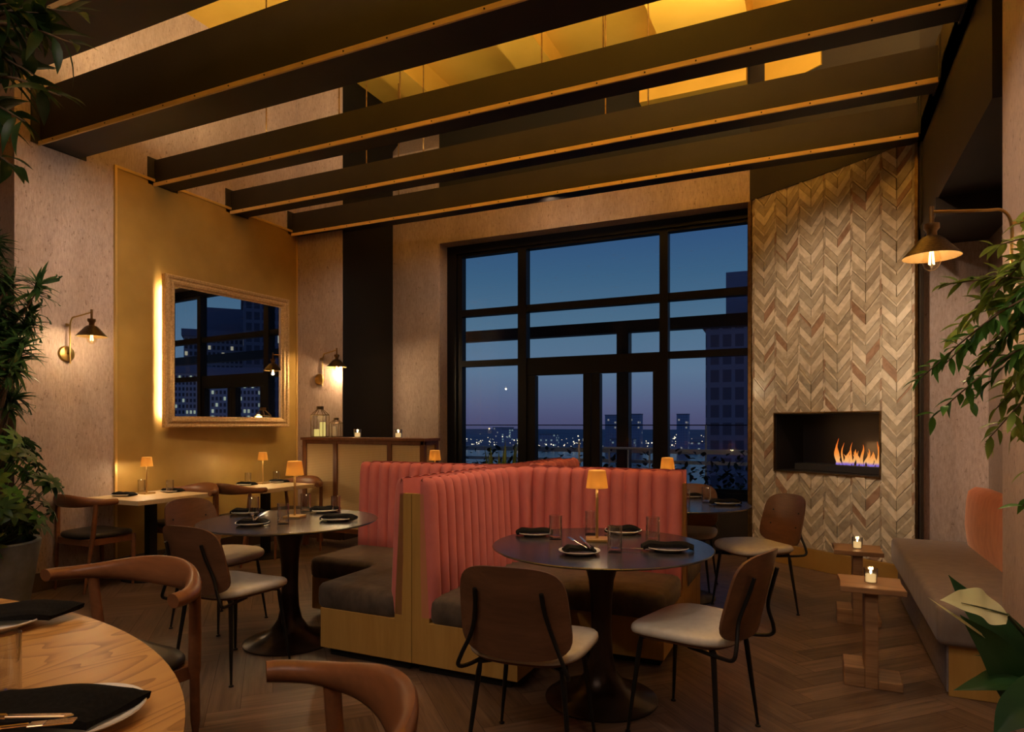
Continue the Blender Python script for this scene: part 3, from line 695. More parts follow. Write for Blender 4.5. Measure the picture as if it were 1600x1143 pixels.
# ------------------------------------------------------------------ tulip tables
def tulip(x,y,h,label,group='dark round pedestal tables'):
    t=empty('round_table',(x,y,0)); tag(t,label,'table',group)
    bm=B(); lathe(bm,[(0,h-.022),(.47,h-.022),(.522,h-.012),(.535,h-.004),(.530,h),(0,h)],72); finish(bm,'tabletop',M['table_dark'],t,True,30)
    bm=B(); pf=[(.0,.0),(.272,.0),(.274,.008),(.262,.016),(.19,.035),(.115,.075),(.072,.14),(.055,.22),(.049,.34),(.052,.48),(.062,.58),(.085,.66),(.125,h-.03),(.14,h-.022),(0,h-.022)]
    lathe(bm,pf,40); finish(bm,'pedestal',M['pedestal'],t,True,40); return t
TF=(-.95,3.09); TL=(-2.95,3.09); TR=(-.96,5.18); TB=(-3.15,5.3); HR=.725
tulip(*TF,.75,'dark round pedestal table at the front, between the coral booth and two grey-seated chairs')
tulip(*TL,.75,'dark round pedestal table left of the coral booth, lit brown on top')
tulip(*TR,HR,'dark round table behind the coral booth near the fireplace, shining blue from the window')
tulip(*TB,.75,'dark round table hidden behind the booth by the cabinet, only its lamp showing')
# oval oak table in the foreground
OT=(-2.32,.29); OA,OB=1.5,1.0
t=empty('oval_table',(OT[0],OT[1],0)); tag(t,'large honey oak table with an oval top in the bottom left corner','table')
bm=B(); pl=[(OA*math.cos(2*PI*i/120),OB*math.sin(2*PI*i/120)) for i in range(120)]; prism(bm,pl,.715,.75,.006,3); finish(bm,'tabletop',M['oak_table'],t,True,40)
for x in (-.6,.6):
    bm=B(); lathe(bm,[(0,0),(.28,0),(.28,.012),(.05,.03),(.045,.69),(.18,.715),(0,.715)],32,(x,0,0)); finish(bm,'pedestal',M['pedestal'],t,True)
# ------------------------------------------------------------------ two-top tables by the gold wall
def twotop(x,y,label):
    t=empty('dining_table',(x,y,0)); tag(t,label,'table','pale oak tables along the gold wall')
    bm=B(); box(bm,-.33,-.355,.68,.33,.355,.72,.004); finish(bm,'tabletop',M['oak_light'],t)
    bm=B(); box(bm,-.035,-.035,.02,.035,.035,.68); finish(bm,'column',M['black'],t)
    bm=B(); lathe(bm,[(0,0),(.23,0),(.23,.01),(.20,.018),(.05,.03),(0,.03)],36); finish(bm,'foot',M['black'],t,True)
    return t
T1=(-5.30,3.875); T2=(-5.10,5.0)
twotop(*T1,'pale oak two-seat table under the left half of the gilt mirror, nearest the plants')
twotop(*T2,'pale oak two-seat table by the gold wall, nearest the cane cabinet')
# ------------------------------------------------------------------ metal chairs with plywood backs
def metal_chair():
    t=empty('dining_chair')
    # seat: upholstered pad on a shell, origin on the floor under the seat centre, +y is forward
    bm=B()
    def outline(k,n=40):
        pts=[]
        for i in range(n):
            a=2*PI*i/n; c,s_=math.cos(a),math.sin(a); e=.55
            x=.245*math.copysign(abs(c)**e,c); y=.225*math.copysign(abs(s_)**e,s_)
            x*=1+.07*(y/.225)          # wider at the front
            pts.append((x*k,y*k))
        return pts
    def lift(x,y): return .012*(x/.25)**2 + (.010*max(0,y/.22)**2*-1)
    rows=[]
    for k,z in ((.90,.432),(.985,.440),(1.0,.452),(.99,.466),(.95,.476),(.80,.482),(.5,.481),(.2,.479)): rows.append([(x,y,z+lift(x,y)) for x,y in outline(k)])
    V=grid(bm,rows,True); bm.faces.new(V[0][::-1]); bm.faces.new(V[-1]); bmesh.ops.recalc_face_normals(bm,faces=bm.faces[:])
    finish(bm,'seat',M['seat_grey'],t,True,60)
    bm=B(); rows=[]
    for k,z in ((.5,.418),(.86,.420),(.93,.428),(.93,.436)): rows.append([(x,y,z+lift(x,y)) for x,y in outline(k)])
    V=grid(bm,rows,True); bm.faces.new(V[0][::-1]); bm.faces.new(V[-1]); bmesh.ops.recalc_face_normals(bm,faces=bm.faces[:]); finish(bm,'seat_shell',M['walnut'],t,True,60)
    # curved plywood back
    bm=B(); W,Hh=.43,.335; nx,nz=16,12; fr=[];bk=[]
    def bp(u,v,off):
        # u,v in -1..1; superellipse plate, narrower towards the top
        x=u*W/2*(1-.05*v); z=.645+v*Hh/2+.016*(-1 if v<0 else 1)*(1-u*u)*abs(v)**3*.9
        y=-.248-.085*(v+1)/2+.055*(u*u)+off
        return Vector((x,y,z))
    def sq(a,b):  # square to rounded square
        m=max(abs(a),abs(b)); 
        if m<1e-6: return 0,0
        l=(abs(a/m)**5+abs(b/m)**5)**(1/5.); return a/l*1.0,b/l*1.0
    for off,store in ((0.0,fr),(-.011,bk)):
        for j in range(nz+1):
            row=[]
            for i in range(nx+1):
                u,v=sq(-1+2*i/nx,-1+2*j/nz); row.append(bm.verts.new(bp(u,v,off)))
            store.append(row)
    for j in range(nz):
        for i in range(nx):
            bm.faces.new([fr[j][i+1],fr[j][i],fr[j+1][i],fr[j+1][i+1]]); bm.faces.new([bk[j][i],bk[j][i+1],bk[j+1][i+1],bk[j+1][i]])
    ring=lambda g:[g[0][i] for i in range(nx+1)]+[g[j][nx] for j in range(1,nz+1)]+[g[nz][i] for i in range(nx-1,-1,-1)]+[g[j][0] for j in range(nz-1,0,-1)]
    a,b=ring(fr),ring(bk)
    for i in range(len(a)): bm.faces.new([a[i],a[(i+1)%len(a)],b[(i+1)%len(a)],b[i]])
    bmesh.ops.recalc_face_normals(bm,faces=bm.faces[:]); bk_=finish(bm,'backrest',M['walnut'],t,True,45)
    for sx in (-1,1):
        for vz in (.60,.70):
            bm=B(); bmesh.ops.create_uvsphere(bm,u_segments=8,v_segments=6,radius=.006,matrix=Matrix.Translation((sx*.135,-.238-.085*((vz-.645)/.1675+1)/2+.055*.39,vz)))
            finish(bm,'screw',M['steel_black'],bk_,True)
    for sx in (-1,1):
        bm=B(); tube(bm,bez([(sx*.15,-.05,.412),(sx*.195,-.215,.412),(sx*.215,-.268,.425),(sx*.20,-.275,.47),(sx*.160,-.268,.56),(sx*.135,-.296,.66),(sx*.128,-.318,.735)],8),.0085,8); finish(bm,'back_strut',M['steel_black'],t,True)
        for fy in (-1,1):
            bm=B(); top=Vector((sx*.165,fy*.165,.425)); ft=Vector((sx*.212,fy*.205,0)); pts=[Vector((sx*.10,fy*.12,.415)),top+Vector((0,0,-.012)),top.lerp(ft,.12),top.lerp(ft,.5),ft+Vector((0,0,.008))]
            tube(bm,pts,[.012,.013,.012,.010,.0065],8); lathe(bm,[(0,0),(.013,0),(.013,.006),(.006,.01),(0,.01)],10,(ft.x,ft.y,0)); finish(bm,'leg',M['steel_black'],t,True)
    return t
mc=metal_chair(); used=[False]
def mchair(x,y,fwd,label):
    rz=math.atan2(fwd[1],fwd[0])-PI/2
    if not used[0]: o=mc; used[0]=True
    else: o=clone(mc)
    o.location=(x,y,0); o.rotation_euler=(0,0,rz); tag(o,label,'chair','grey-seated plywood chairs with black steel legs'); return o
mchair(-1.045,2.46,(-.10,.995),'grey-seated plywood-back chair with its back to the camera, at the front dark table')
mchair(-.485,2.947,(-.96,.278),'grey-seated plywood-back chair turned sideways at the right of the front dark table')
mchair(-2.92,2.63,(.0,1),'grey-seated plywood-back chair, the nearer one at the left dark table')
mchair(-3.65,3.175,(.99,.05),'grey-seated plywood-back chair, the farther one at the left dark table')
mchair(-.40,5.035,(-.75,-.66),'grey-seated plywood-back chair in front of the chevron fireplace wall, turned to the left')
mchair(-.96,5.50,(.0,-1),'grey-seated plywood-back chair on the window side of the blue-lit round table')
# ------------------------------------------------------------------ elbow chairs
def elbow_chair():
    t=empty('elbow_chair')
    # seat pad
    bm=B()
    def out(k,n=32):
        r=[]
        for i in range(n):
            a=2*PI*i/n; c,s_=math.cos(a),math.sin(a); x=.235*math.copysign(abs(c)**.5,c); y=.205*math.copysign(abs(s_)**.5,s_); x*=1+.06*y/.2; r.append((x*k,y*k))
        return r
    rows=[]
    for k,z in ((.95,.43),(1,.44),(1.0,.455),(.96,.468),(.8,.476),(.4,.474)): rows.append([(x,y,z-.01*(1-(x/.24)**2)) for x,y in out(k)])
    V=grid(bm,rows,True); bm.faces.new(V[0][::-1]); bm.faces.new(V[-1]); bmesh.ops.recalc_face_normals(bm,faces=bm.faces[:]); finish(bm,'seat',M['leather_black'],t,True,60)
    bm=B()
    for q in ((-.215,.165,.37,.215,.195,.425),(-.20,-.19,.37,.20,-.165,.425),(-.215,-.18,.37,-.19,.18,.425),(.19,-.18,.37,.215,.18,.425)): box(bm,*q,.004)
    finish(bm,'seat_rail',M['teak'],t)
    for sx in (-1,1):
        bm=B(); tube(bm,[(sx*.195,.185,0),(sx*.205,.183,.2),(sx*.21,.18,.40),(sx*.205,.18,.425)],[.011,.016,.019,.017],12); finish(bm,'leg',M['teak'],t,True)
        bm=B(); tube(bm,bez([(sx*.185,-.215,0),(sx*.205,-.195,.2),(sx*.225,-.175,.42),(sx*.238,-.165,.58),(sx*.245,-.158,.705)],6),[.011]*6+[.015]*6+[.019]*6+[.018]*7,12); finish(bm,'leg',M['teak'],t,True)
    # the swept back rail: tall and thin in the middle, round horns at the ends
    bm=B(); rows=[]; n=48
    for i in range(n+1):
        u=-1+2*i/n; a=abs(u); ang=u*math.radians(94)
        x=.275*math.sin(ang)*(1 if a<.8 else 1); y=-.045-.215*math.cos(ang)
        x+=math.copysign(.03*max(0,a-.55)/.45,u); 
        z=.722-.004*a+.012*max(0,a-.8)
        k=min(1.,a/.82); mid=.5+.5*math.cos(PI*k)
        hh=.027+.032*mid; tt=.0265-.009*mid
        if a>.9: hh*=1-.08*(a-.9)/.1
        T=Vector((math.cos(ang),math.sin(ang),0)).normalized(); Nn=Vector((T.y,-T.x,0))   # outward
        tilt=math.radians(20)*mid; U=Vector((0,0,1))*math.cos(tilt)+Nn*math.sin(tilt); Wv=Nn*math.cos(tilt)-Vector((0,0,1))*math.sin(tilt)
        c=Vector((x,y,z+.012*mid)); rows.append([c+U*(hh*math.sin(2*PI*j/16))+Wv*(tt*math.cos(2*PI*j/16)) for j in range(16)])
    V=grid(bm,rows,True); bm.faces.new(V[0]); bm.faces.new(V[-1][::-1]); bmesh.ops.recalc_face_normals(bm,faces=bm.faces[:])
    finish(bm,'back_rail',M['teak'],t,True,50)
    return t
ec=elbow_chair(); eu=[False]
def echair(x,y,fwd,label,sc=(1,1,1)):
    if not eu[0]: o=ec; eu[0]=True
    else: o=clone(ec)
    o.location=(x,y,0); o.rotation_euler=(0,0,math.atan2(fwd[1],fwd[0])-PI/2); o.scale=sc; tag(o,label,'chair','walnut elbow chairs with black seats'); return o
echair(-2.46,1.57,(-.06,-1),'walnut elbow chair across the oval oak table, its curved rail facing the camera',(1.36,1.12,1))
echair(-1.02,.94,(-.72,-.70),'walnut elbow chair at the bottom edge, only its curved rail in view',(1.2,1.2,1))
echair(-5.42,3.47,(0,1),'walnut elbow chair at the near end of the left oak table, beside the plants')
echair(-5.25,4.16,(0,-1),'walnut elbow chair tucked in at the far end of the left oak table')
echair(-5.05,4.70,(.05,1),'walnut elbow chair at the near end of the oak table by the cabinet')
echair(-4.95,5.22,(0,-1),'walnut elbow chair in front of the cane cabinet, beyond the oak table')
# ------------------------------------------------------------------ cane cabinet
def cane_mat():
    m,nt,out=nmat('woven cane'); b=pbsdf(nt,out,rough=.6)
    v=coord(nt,(1,1,1)); w1=N(nt,'ShaderNodeTexWave',wave_type='BANDS',bands_direction='X',i_Scale=34); w2=N(nt,'ShaderNodeTexWave',wave_type='BANDS',bands_direction='Z',i_Scale=34)
    L(nt,v,w1.inputs[0]); L(nt,v,w2.inputs[0]); mm=N(nt,'ShaderNodeMath',operation='MAXIMUM'); L(nt,w1.outputs['Fac'],mm.inputs[0]); L(nt,w2.outputs['Fac'],mm.inputs[1])
    r=ramp(nt,[(.35,(.42,.26,.10)),(.8,(.74,.53,.25))]); L(nt,mm.outputs[0],r.inputs[0]); L(nt,r.outputs[0],b.inputs['Base Color']); bump(nt,mm.outputs[0],b,.4,.003); return m
M['cane']=cane_mat()
CX0,CX1,CY0,CY1,CT=-5.185,-3.585,5.62,5.90,1.2
cb=empty('cabinet',(-4.385,5.76,0)); tag(cb,'mahogany cabinet with woven cane panels against the back wall','cabinet'); CO=Matrix.Translation((4.385,-5.76,0))
def cpart(name,boxes,mat,bev=.003):
    bm=B()
    for b in boxes: box(bm,*b,bev)
    bm.transform(CO); return finish(bm,name,mat,cb)
cpart('top',[(CX0-.015,CY0-.015,CT-.03,CX1+.015,CY1+.01,CT)],M['frame_wood'])
xs=[CX0,CX0+.43,CX0+1.18,CX1]
for x in (CX0,CX0+.43,CX0+1.14,CX1-.055): cpart('post',[(x,CY0,.0 if x in(CX0,CX1-.055) else .18,x+.055,CY0+.05,CT-.03)],M['frame_wood'])
for x in (CX0,CX1-.055): cpart('post',[(x,CY1-.05,0,x+.055,CY1,CT-.03)],M['frame_wood'])
cpart('rail',[(CX0,CY0+.004,CT-.07,CX1,CY0+.046,CT-.03)],M['frame_wood']); cpart('rail',[(CX0,CY0+.004,.17,CX1,CY0+.046,.22)],M['frame_wood'])
cpart('side_rail',[(CX1-.05,CY0,CT-.07,CX1-.004,CY1,CT-.03),(CX1-.05,CY0,.17,CX1-.004,CY1,.22)],M['frame_wood'])
for a,b in ((CX0+.055,CX0+.43),(CX0+.485,CX0+1.14),(CX0+1.195,CX1-.055)): cpart('cane_panel',[(a,CY0+.018,.22,b,CY0+.026,CT-.07)],M['cane'],0)
cpart('cane_panel',[(CX1-.03,CY0+.05,.22,CX1-.022,CY1-.05,CT-.07)],M['cane'],0)
cpart('cabinet_body',[(CX0+.02,CY0+.03,.2,CX1-.04,CY1-.02,CT-.04)],M['frame_wood'],0)
# ------------------------------------------------------------------ gilt mirror
mx=XL; my0,my1,mz0,mz1=4.235,5.755,1.312,2.777
mi=empty('wall_mirror',(XL+.046,5.0,1.3),math.radians(-3.3)); tag(mi,'large gilt-framed mirror on the gold wall, reflecting the window and lit towers','mirror'); MO=Matrix.Translation((-XL,-5.0,-1.3))
def frame_bar(pts_outer,pts_inner): pass
bm=B(); XF=XL+.085
# stepped moulding swept round the four sides
prof=[(0.0,.030),(.0,.085),(.012,.092),(.030,.088),(.040,.074),(.052,.078),(.062,.094),(.082,.090),(.096,.070),(.108,.066)]  # (inset, height from wall)
cor=[(my0,mz0,1,1),(my1,mz0,-1,1),(my1,mz1,-1,-1),(my0,mz1,1,-1)]
rows=[[Vector((XL+h,y+sy*i_,z+sz*i_)) for (y,z,sy,sz) in cor] for i_,h in prof]
V=[[bm.verts.new(p) for p in r] for r in rows]
for a,b in zip(V,V[1:]):
    for k in range(4): bm.faces.new([a[k],a[(k+1)%4],b[(k+1)%4],b[k]])
bmesh.ops.recalc_face_normals(bm,faces=bm.faces[:]); bm.transform(MO); finish(bm,'frame',M['gilt'],mi)
bm=B(); box(bm,XL+.056,my0+.09,mz0+.09,XL+.066,my1-.09,mz1-.09); bm.transform(MO); finish(bm,'mirror_glass',M['mirror'],mi)
bm=B(); box(bm,XL+.013,my0+.12,mz0+.12,XL+.056,my1-.12,mz1-.12); bm.transform(MO); finish(bm,'backing',M['black'],mi)
bm=B()
box(bm,XL+.0,my0+.085,mz0+.08,XL+.01,my0+.10,mz1-.10); box(bm,XL+.02,my1-.045,mz0+.08,XL+.03,my1-.03,mz0+.62)
bm.transform(MO); finish(bm,'led_strip',M['led'],mi)
light('mirror_led','AREA',(XL+.05,my0+.055,(mz0+mz1)/2),22,(1,.74,.46),(.012,1.25),(0,-PI/2+.5,0)).rotation_euler=Vector((-1,-1.3,0)).to_track_quat('-Z','Y').to_euler()
M['lamp_metal']=plain('warm brass',(.80,.52,.20),.3,.85)
# ------------------------------------------------------------------ sconces
M['brass_lining']=plain('brass shade lining',(.12,.07,.022),.5,.5)
def sconce():
    # origin on the wall at the plate, +x away from the wall
    t=empty('wall_sconce')
    bm=B(); lathe(bm,[(0,0),(.066,0),(.066,.010),(.058,.020),(.02,.024),(0,.024)],28); bm.transform(Matrix.Rotation(PI/2,4,'Y')); finish(bm,'wall_plate',M['brass'],t,True)
    bm=B(); tube(bm,[(.02,0,0),(.055,0,0)],.007,8); tube(bm,bez([(.055,0,-.085),(.055,0,.10),(.055,0,.23),(.085,0,.292),(.15,0,.302),(.335,0,.322)],8),.0065,10); tube(bm,[(.02,0,.24),(.055,0,.235)],.006,8); lathe(bm,[(0,-.012),(.012,-.012),(.012,.012),(0,.012)],12,(.018,0,.24))
    finish(bm,'arm',M['brass'],t,True)
    bm=B(); lathe(bm,[(0,.345),(.009,.345),(.009,.275),(.012,.27),(.030,.268),(.031,.250),(.020,.235),(.021,.215),(.036,.208),(.036,.200),(.0,.200)],20,(.338,0,0)); finish(bm,'socket',M['brass_dark'],t,True)
    bm=B(); lathe(bm,[(.034,.212),(.050,.200),(.066,.180),(.106,.134),(.113,.125),(.112,.124)],36,(.338,0,0),False)
    finish(bm,'lamp_shade',M['shade_metal'],t,True,60)
    bm=B(); lathe(bm,[(.112,.124),(.060,.178),(.030,.202),(0,.204)],36,(.338,0,0),False)
    finish(bm,'shade_lining',M['brass_lining'],t,True,60)
    bm=B(); lathe(bm,[(0,.19),(.014,.185),(.018,.17),(.034,.13),(.037,.108),(.030,.082),(.012,.066),(0,.063)],18,(.338,0,0)); finish(bm,'bulb',M['bulb_glass'],t,True)
    bm=B()
    for k in range(4):
        a=k*PI/2+.4; tube(bm,[(.338+.005*math.cos(a),.005*math.sin(a),.165),(.338+.011*math.cos(a),.011*math.sin(a),.092)],.0030,5)
    finish(bm,'filament',M['bulb'],t,True)
    return t
m,nt,out=nmat('sconce shade'); b=pbsdf(nt,out,rough=.4,metal=.9); ge=nt.nodes.new('ShaderNodeNewGeometry'); mxx=N(nt,'ShaderNodeMix',data_type='RGBA')
n_=N(nt,'ShaderNodeTexNoise',i_Scale=20); r_=ramp(nt,[(.35,(.05,.036,.024)),(.65,(.10,.07,.04))]); L(nt,n_.outputs['Fac'],r_.inputs[0])
L(nt,r_.outputs[0],b.inputs['Base Color'])
M['shade_metal']=m
sc=sconce(); sc.location=(XL,3.377,1.930); tag(sc,'aged brass wall sconce with cone shade on the plaster left of the gold panel','sconce','brass wall sconces')
s2=clone(sc,(-5.31,6.05,1.875),-PI/2,'aged brass wall sconce in the back corner, above the glass lanterns')
s3=clone(sc,(.80,3.35,1.945),PI,'brass wall sconce at the right edge, its cone shade before the chevron wall')
for c in kids(s2):
    if not c.name.startswith('wall_plate'): c.rotation_euler=(0,0,1.30)
for o,p in ((sc,8),(s2,22),(s3,8)):
    bpy.context.view_layer.update()
    w_=o.matrix_world@((Matrix.Rotation(1.30,4,'Z') if o is s2 else Matrix())@Vector((.338,0,.085))); light('sconce_bulb','POINT',w_,p,(1,.74,.46),.012)
# ------------------------------------------------------------------ small table lamps
def shade_mat():
    m,nt,out=nmat('brass lamp shade'); b=nt.nodes.new('ShaderNodeBsdfPrincipled'); b.inputs['Base Color'].default_value=(.80,.55,.20,1); b.inputs['Metallic'].default_value=.5; b.inputs['Roughness'].default_value=.45
    t=nt.nodes.new('ShaderNodeBsdfTranslucent'); t.inputs[0].default_value=(1.,.70,.25,1); x=nt.nodes.new('ShaderNodeMixShader'); x.inputs[0].default_value=.36
    L(nt,b.outputs[0],x.inputs[1]); L(nt,t.outputs[0],x.inputs[2]); L(nt,x.outputs[0],out.inputs[0]); return m
M['lampshade']=shade_mat()
M['lampled']=emis('lamp led',(1,.70,.36),7)
def table_lamp():
    t=empty('table_lamp')
    bm=B(); box(bm,-.055,-.055,0,.055,.055,.014,.003); finish(bm,'base',M['lamp_metal'],t)
    bm=B(); tube(bm,[(0,0,.012),(0,0,.31)],.0075,12); finish(bm,'stem',M['lamp_metal'],t,True)
    bm=B(); lathe(bm,[(.056,.268),(.044,.356),(.040,.359),(0.0,.3595)],32,(0,0,0),False); lathe(bm,[(.054,.268),(.042,.354)],32,(0,0,0),False)
    finish(bm,'lamp_shade',M['lampshade'],t,True,40)
    bm=B(); lathe(bm,[(0,.300),(.030,.300),(.030,.306),(0,.306)],20); finish(bm,'led_disc',M['lampled'],t,True)
    return t
lamp0=table_lamp(); lu=[False]
def tlamp(x,y,z,label,rz=0.,p=1.4,s=1.):
    if not lu[0]: o=lamp0; lu[0]=True
    else: o=clone(lamp0)
    o.location=(x,y,z); o.rotation_euler=(0,0,rz); o.scale=(s,)*3; tag(o,label,'lamp','small brass table lamps')
    light('table_lamp_glow','POINT',(x,y,z+.266*s),p,(1,.74,.42),.018)
tlamp(-1.005,3.195,.75,'small brass table lamp on the front dark round table',.35,2.6)
tlamp(-3.0,3.185,.75,'small brass table lamp on the left dark round table',.35,2.6)
tlamp(-5.43,3.93,.72,'small brass table lamp on the left pale oak table, nearest the plants',0,4.5,.92)
tlamp(-5.26,5.12,.72,'small brass table lamp on the pale oak table nearest the cane cabinet',0,6.5,.92)
tlamp(-1.04,5.12,HR,'small brass table lamp peeping over the right end of the coral booth',0,1.6)
q=flat(679.5,712,1.07) if False else at(679.5,712,5.9); tlamp(q.x,q.y,.75,'small brass table lamp peeping over the coral booth beside the cane cabinet',0,1.6)
# ------------------------------------------------------------------ tableware
def plate_m():
    bm=B(); lathe(bm,[(0,.0),(.055,.0),(.060,.004),(.090,.014),(.0955,.018),(.0945,.020),(.088,.017),(.058,.008),(0,.007)],40); o=finish(bm,'plate',M['ceramic'],None,True,50); return o
def napkin_m():
    # a linen napkin folded to a soft flat roll, slightly fanned at one end
    bm=B(); n,mn=14,8; rows=[]; rnd=random.Random(4)
    ring=20
    for i in range(n+1):
        t=i/n; x=-.115+.23*t; wdt=.047+.012*t+.005*math.sin(t*7); hgt=.0085+.003*math.sin(PI*t)+.0015*math.sin(t*11)
        sag=-.010*max(0,abs(t-.5)*2-.72)/.28
        row=[]
        for j in range(ring):
            a=2*PI*j/ring; c,s_=math.cos(a),math.sin(a)
            row.append(Vector((x+.012*c*(t-.3),wdt*math.copysign(abs(c)**.45,c),hgt+sag+hgt*math.copysign(abs(s_)**.4,s_)+(.003*math.sin(c*5+t*3) if s_>0 else 0))))
        rows.append(row)
    V=grid(bm,rows,True); bm.faces.new(V[0][::-1]); bm.faces.new(V[-1]); bmesh.ops.recalc_face_normals(bm,faces=bm.faces[:])
    return finish(bm,'napkin',M['napkin'],None,True,60)
def napkin_flat():
    # folded square laid flat: three soft layers, one long edge rolled
    bm=B(); nx,ny=20,10; top=[];bot=[]
    for i in range(nx+1):
        a=[];b=[]
        for j in range(ny+1):
            x=-.14+.28*i/nx; y=-.068+.136*j/ny; q=max(abs(i/nx*2-1),0)**8; w=max(abs(j/ny*2-1),0)**8
            y+=.006*math.sin(x*19)*(j/ny); x2=x+.010*math.sin(y*30)+.02*(j/ny-.5)
            zt=.026-.010*max(q,w)+.0035*math.sin(x*31+y*22)+.004*math.sin(y*46); dr=-.006*(abs(i/nx*2-1)**3)
            a.append(Vector((x2,y,zt+dr))); b.append(Vector((x2*.985,y*.97,.002+dr)))
        top.append(a);bot.append(b)
    V=grid(bm,top); Wb=grid(bm,[r[::-1] for r in bot])
    ring=[V[i][0] for i in range(nx+1)]+[V[nx][j] for j in range(1,ny+1)]+[V[i][ny] for i in range(nx-1,-1,-1)]+[V[0][j] for j in range(ny-1,0,-1)]
    X=[r[::-1] for r in Wb]; rb=[X[i][0] for i in range(nx+1)]+[X[nx][j] for j in range(1,ny+1)]+[X[i][ny] for i in range(nx-1,-1,-1)]+[X[0][j] for j in range(ny-1,0,-1)]
    for k in range(len(ring)): bm.faces.new([ring[k],rb[k],rb[(k+1)%len(rb)],ring[(k+1)%len(ring)]])
    bmesh.ops.recalc_face_normals(bm,faces=bm.faces[:]); return finish(bm,'napkin',M['napkin'],None,True,50)
def glass_m():
    bm=B(); h,r=.122,.034
    lathe(bm,[(0,.0),(r-.003,.0),(r,.003),(r,h),(r-.0018,h+.0008),(r-.0024,h),(r-.0030,.016),(0,.013)],32,(0,0,0),False); bmesh.ops.recalc_face_normals(bm,faces=bm.faces[:])
    return finish(bm,'water_glass',M['glass'],None,True,40)
def fork_m(mat,name='fork'):
    bm=B(); 
    tube(bm,[(-.095,0,.003),(-.02,0,.003),(.03,0,.004)],[.0045,.003,.0028],8)
    box(bm,.03,-.010,.002,.055,.010,.0045,.001,1)
    for k in range(4): box(bm,.055,-.010+k*.0058,.002,.098,-.0074+k*.0058,.0042)
    return finish(bm,name,mat,None,False)
def knife_m(mat):
    bm=B(); tube(bm,[(-.10,0,.004),(.0,0,.004)],[.006,.005],8); prism(bm,[(.0,-.005),(.10,-.004),(.112,.003),(.105,.008),(0,.007)],.0025,.0055,.0008,1)
    return finish(bm,'knife',mat,None,False)
PR={'plate':plate_m(),'napkin':napkin_m(),'fnapkin':napkin_flat(),'glass':glass_m(),'fork':fork_m(M['silver']),'knife':knife_m(M['silver']),'gfork':fork_m(M['cutlery']),'gknife':knife_m(M['cutlery'])}
PU=set()
def put(kind,x,y,z,label,cat,group=None,rz=0.,s=1.,rot=None):
    if kind not in PU: o=PR[kind]; PU.add(kind)
    else: o=clone(PR[kind])
    o.location=(x,y,z); o.rotation_euler=rot if rot else (0,0,rz); o.scale=(s,)*3 if not isinstance(s,tuple) else s
    for k in ('group',):
        if k in o: del o[k]
    tag(o,label,cat,group); return o
def setting(x,y,z,where,rz,s=1.,cut=False,ns=(1,1,1),doff=(0,0)):
    put('plate',x,y,z,'white plate under a napkin '+where,'plate','white side plates',0,s)
    c,s_=math.cos(rz),math.sin(rz); wh=where
    put('napkin',x+doff[0],y+doff[1],z+.0155*s,'charcoal napkin on the plate '+where,'napkin','charcoal napkins',rz,(s*ns[0]*.86,s*ns[1]*.78,s*ns[2]))
    if cut:
        put('fork',x-.02*c,y+.02,z+.046*s,'steel fork on the napkin '+wh,'fork',None,0,.9,(0,-.12,rz+1.9))
        put('knife',x+.025*c,y+.025,z+.046*s,'steel knife on the napkin '+wh,'knife',None,0,.9,(0,-.10,rz+1.6))
yw=YAW
def tgl(u,v,z,lab,s=1.):
    p=flat(u,v,z); return put('glass',p.x,p.y,z,lab,'glass','clear water glasses',0,s)
# front dark table
tgl(868,842,.75,'empty water glass on the front dark table, leftmost, in front of the coral tufts')
tgl(923.5,834,.75,'empty water glass on the front dark table, just left behind the lamp stem')
tgl(960.5,862,.75,'empty water glass on the front dark table, nearest the camera, right of the fork')
tgl(1020,845,.75,'empty water glass on the front dark table, at the right by the long napkin')
setting(-1.355,3.21,.75,'at the left of the front dark table',yw+.05,.98)
setting(-.975,2.835,.75,'at the near edge of the front dark table',yw+.1,1.0,True,(.75,1.0,1))
setting(-.625,3.085,.75,'at the right of the front dark table',yw-.1,1.05,False,(1.15,.85,1))
setting(-.945,3.475,.75,'behind the lamp of the front dark table',yw+.35,1.05,False,(.9,.9,1))
put('fork',-.735,3.02,.757,'steel fork tip by the right plate of the front dark table','fork',None,0,.9,(0,0,yw+2.9))
# left dark table
tgl(396.5,805,.75,'empty water glass on the left dark table, leftmost, behind the front plate')
tgl(442.5,818,.75,'empty water glass on the left dark table, nearest the camera, left of the lamp base')
tgl(477.5,799,.75,'empty water glass on the left dark table, right of the lamp')
tgl(524.5,800,.75,'empty water glass on the left dark table, rightmost, between the two plates',.9)
setting(-3.40,3.17,.75,'at the far left of the left dark table',yw+.1,1.0)
setting(-2.99,2.83,.75,'at the near edge of the left dark table',yw+.1,1.0,True,(.85,1,1))
setting(-2.66,3.19,.75,'at the right of the left dark table',yw-.05,1.05)
setting(-3.0,3.47,.75,'at the far side of the left dark table',yw+.3,1.0)
# table behind the booth
tgl(1070,793,HR,'water glass at the edge of the coral booth on the blue-lit round table',1.1)
tgl(1103.5,785,HR,'water glass right of centre on the blue-lit round table')
p=flat(1079,777,HR); setting(p.x,p.y,HR,'at the far side of the blue-lit round table',yw,1.)
p=flat(1134,788,HR); setting(p.x,p.y,HR,'at the right of the blue-lit round table',yw,1.15)
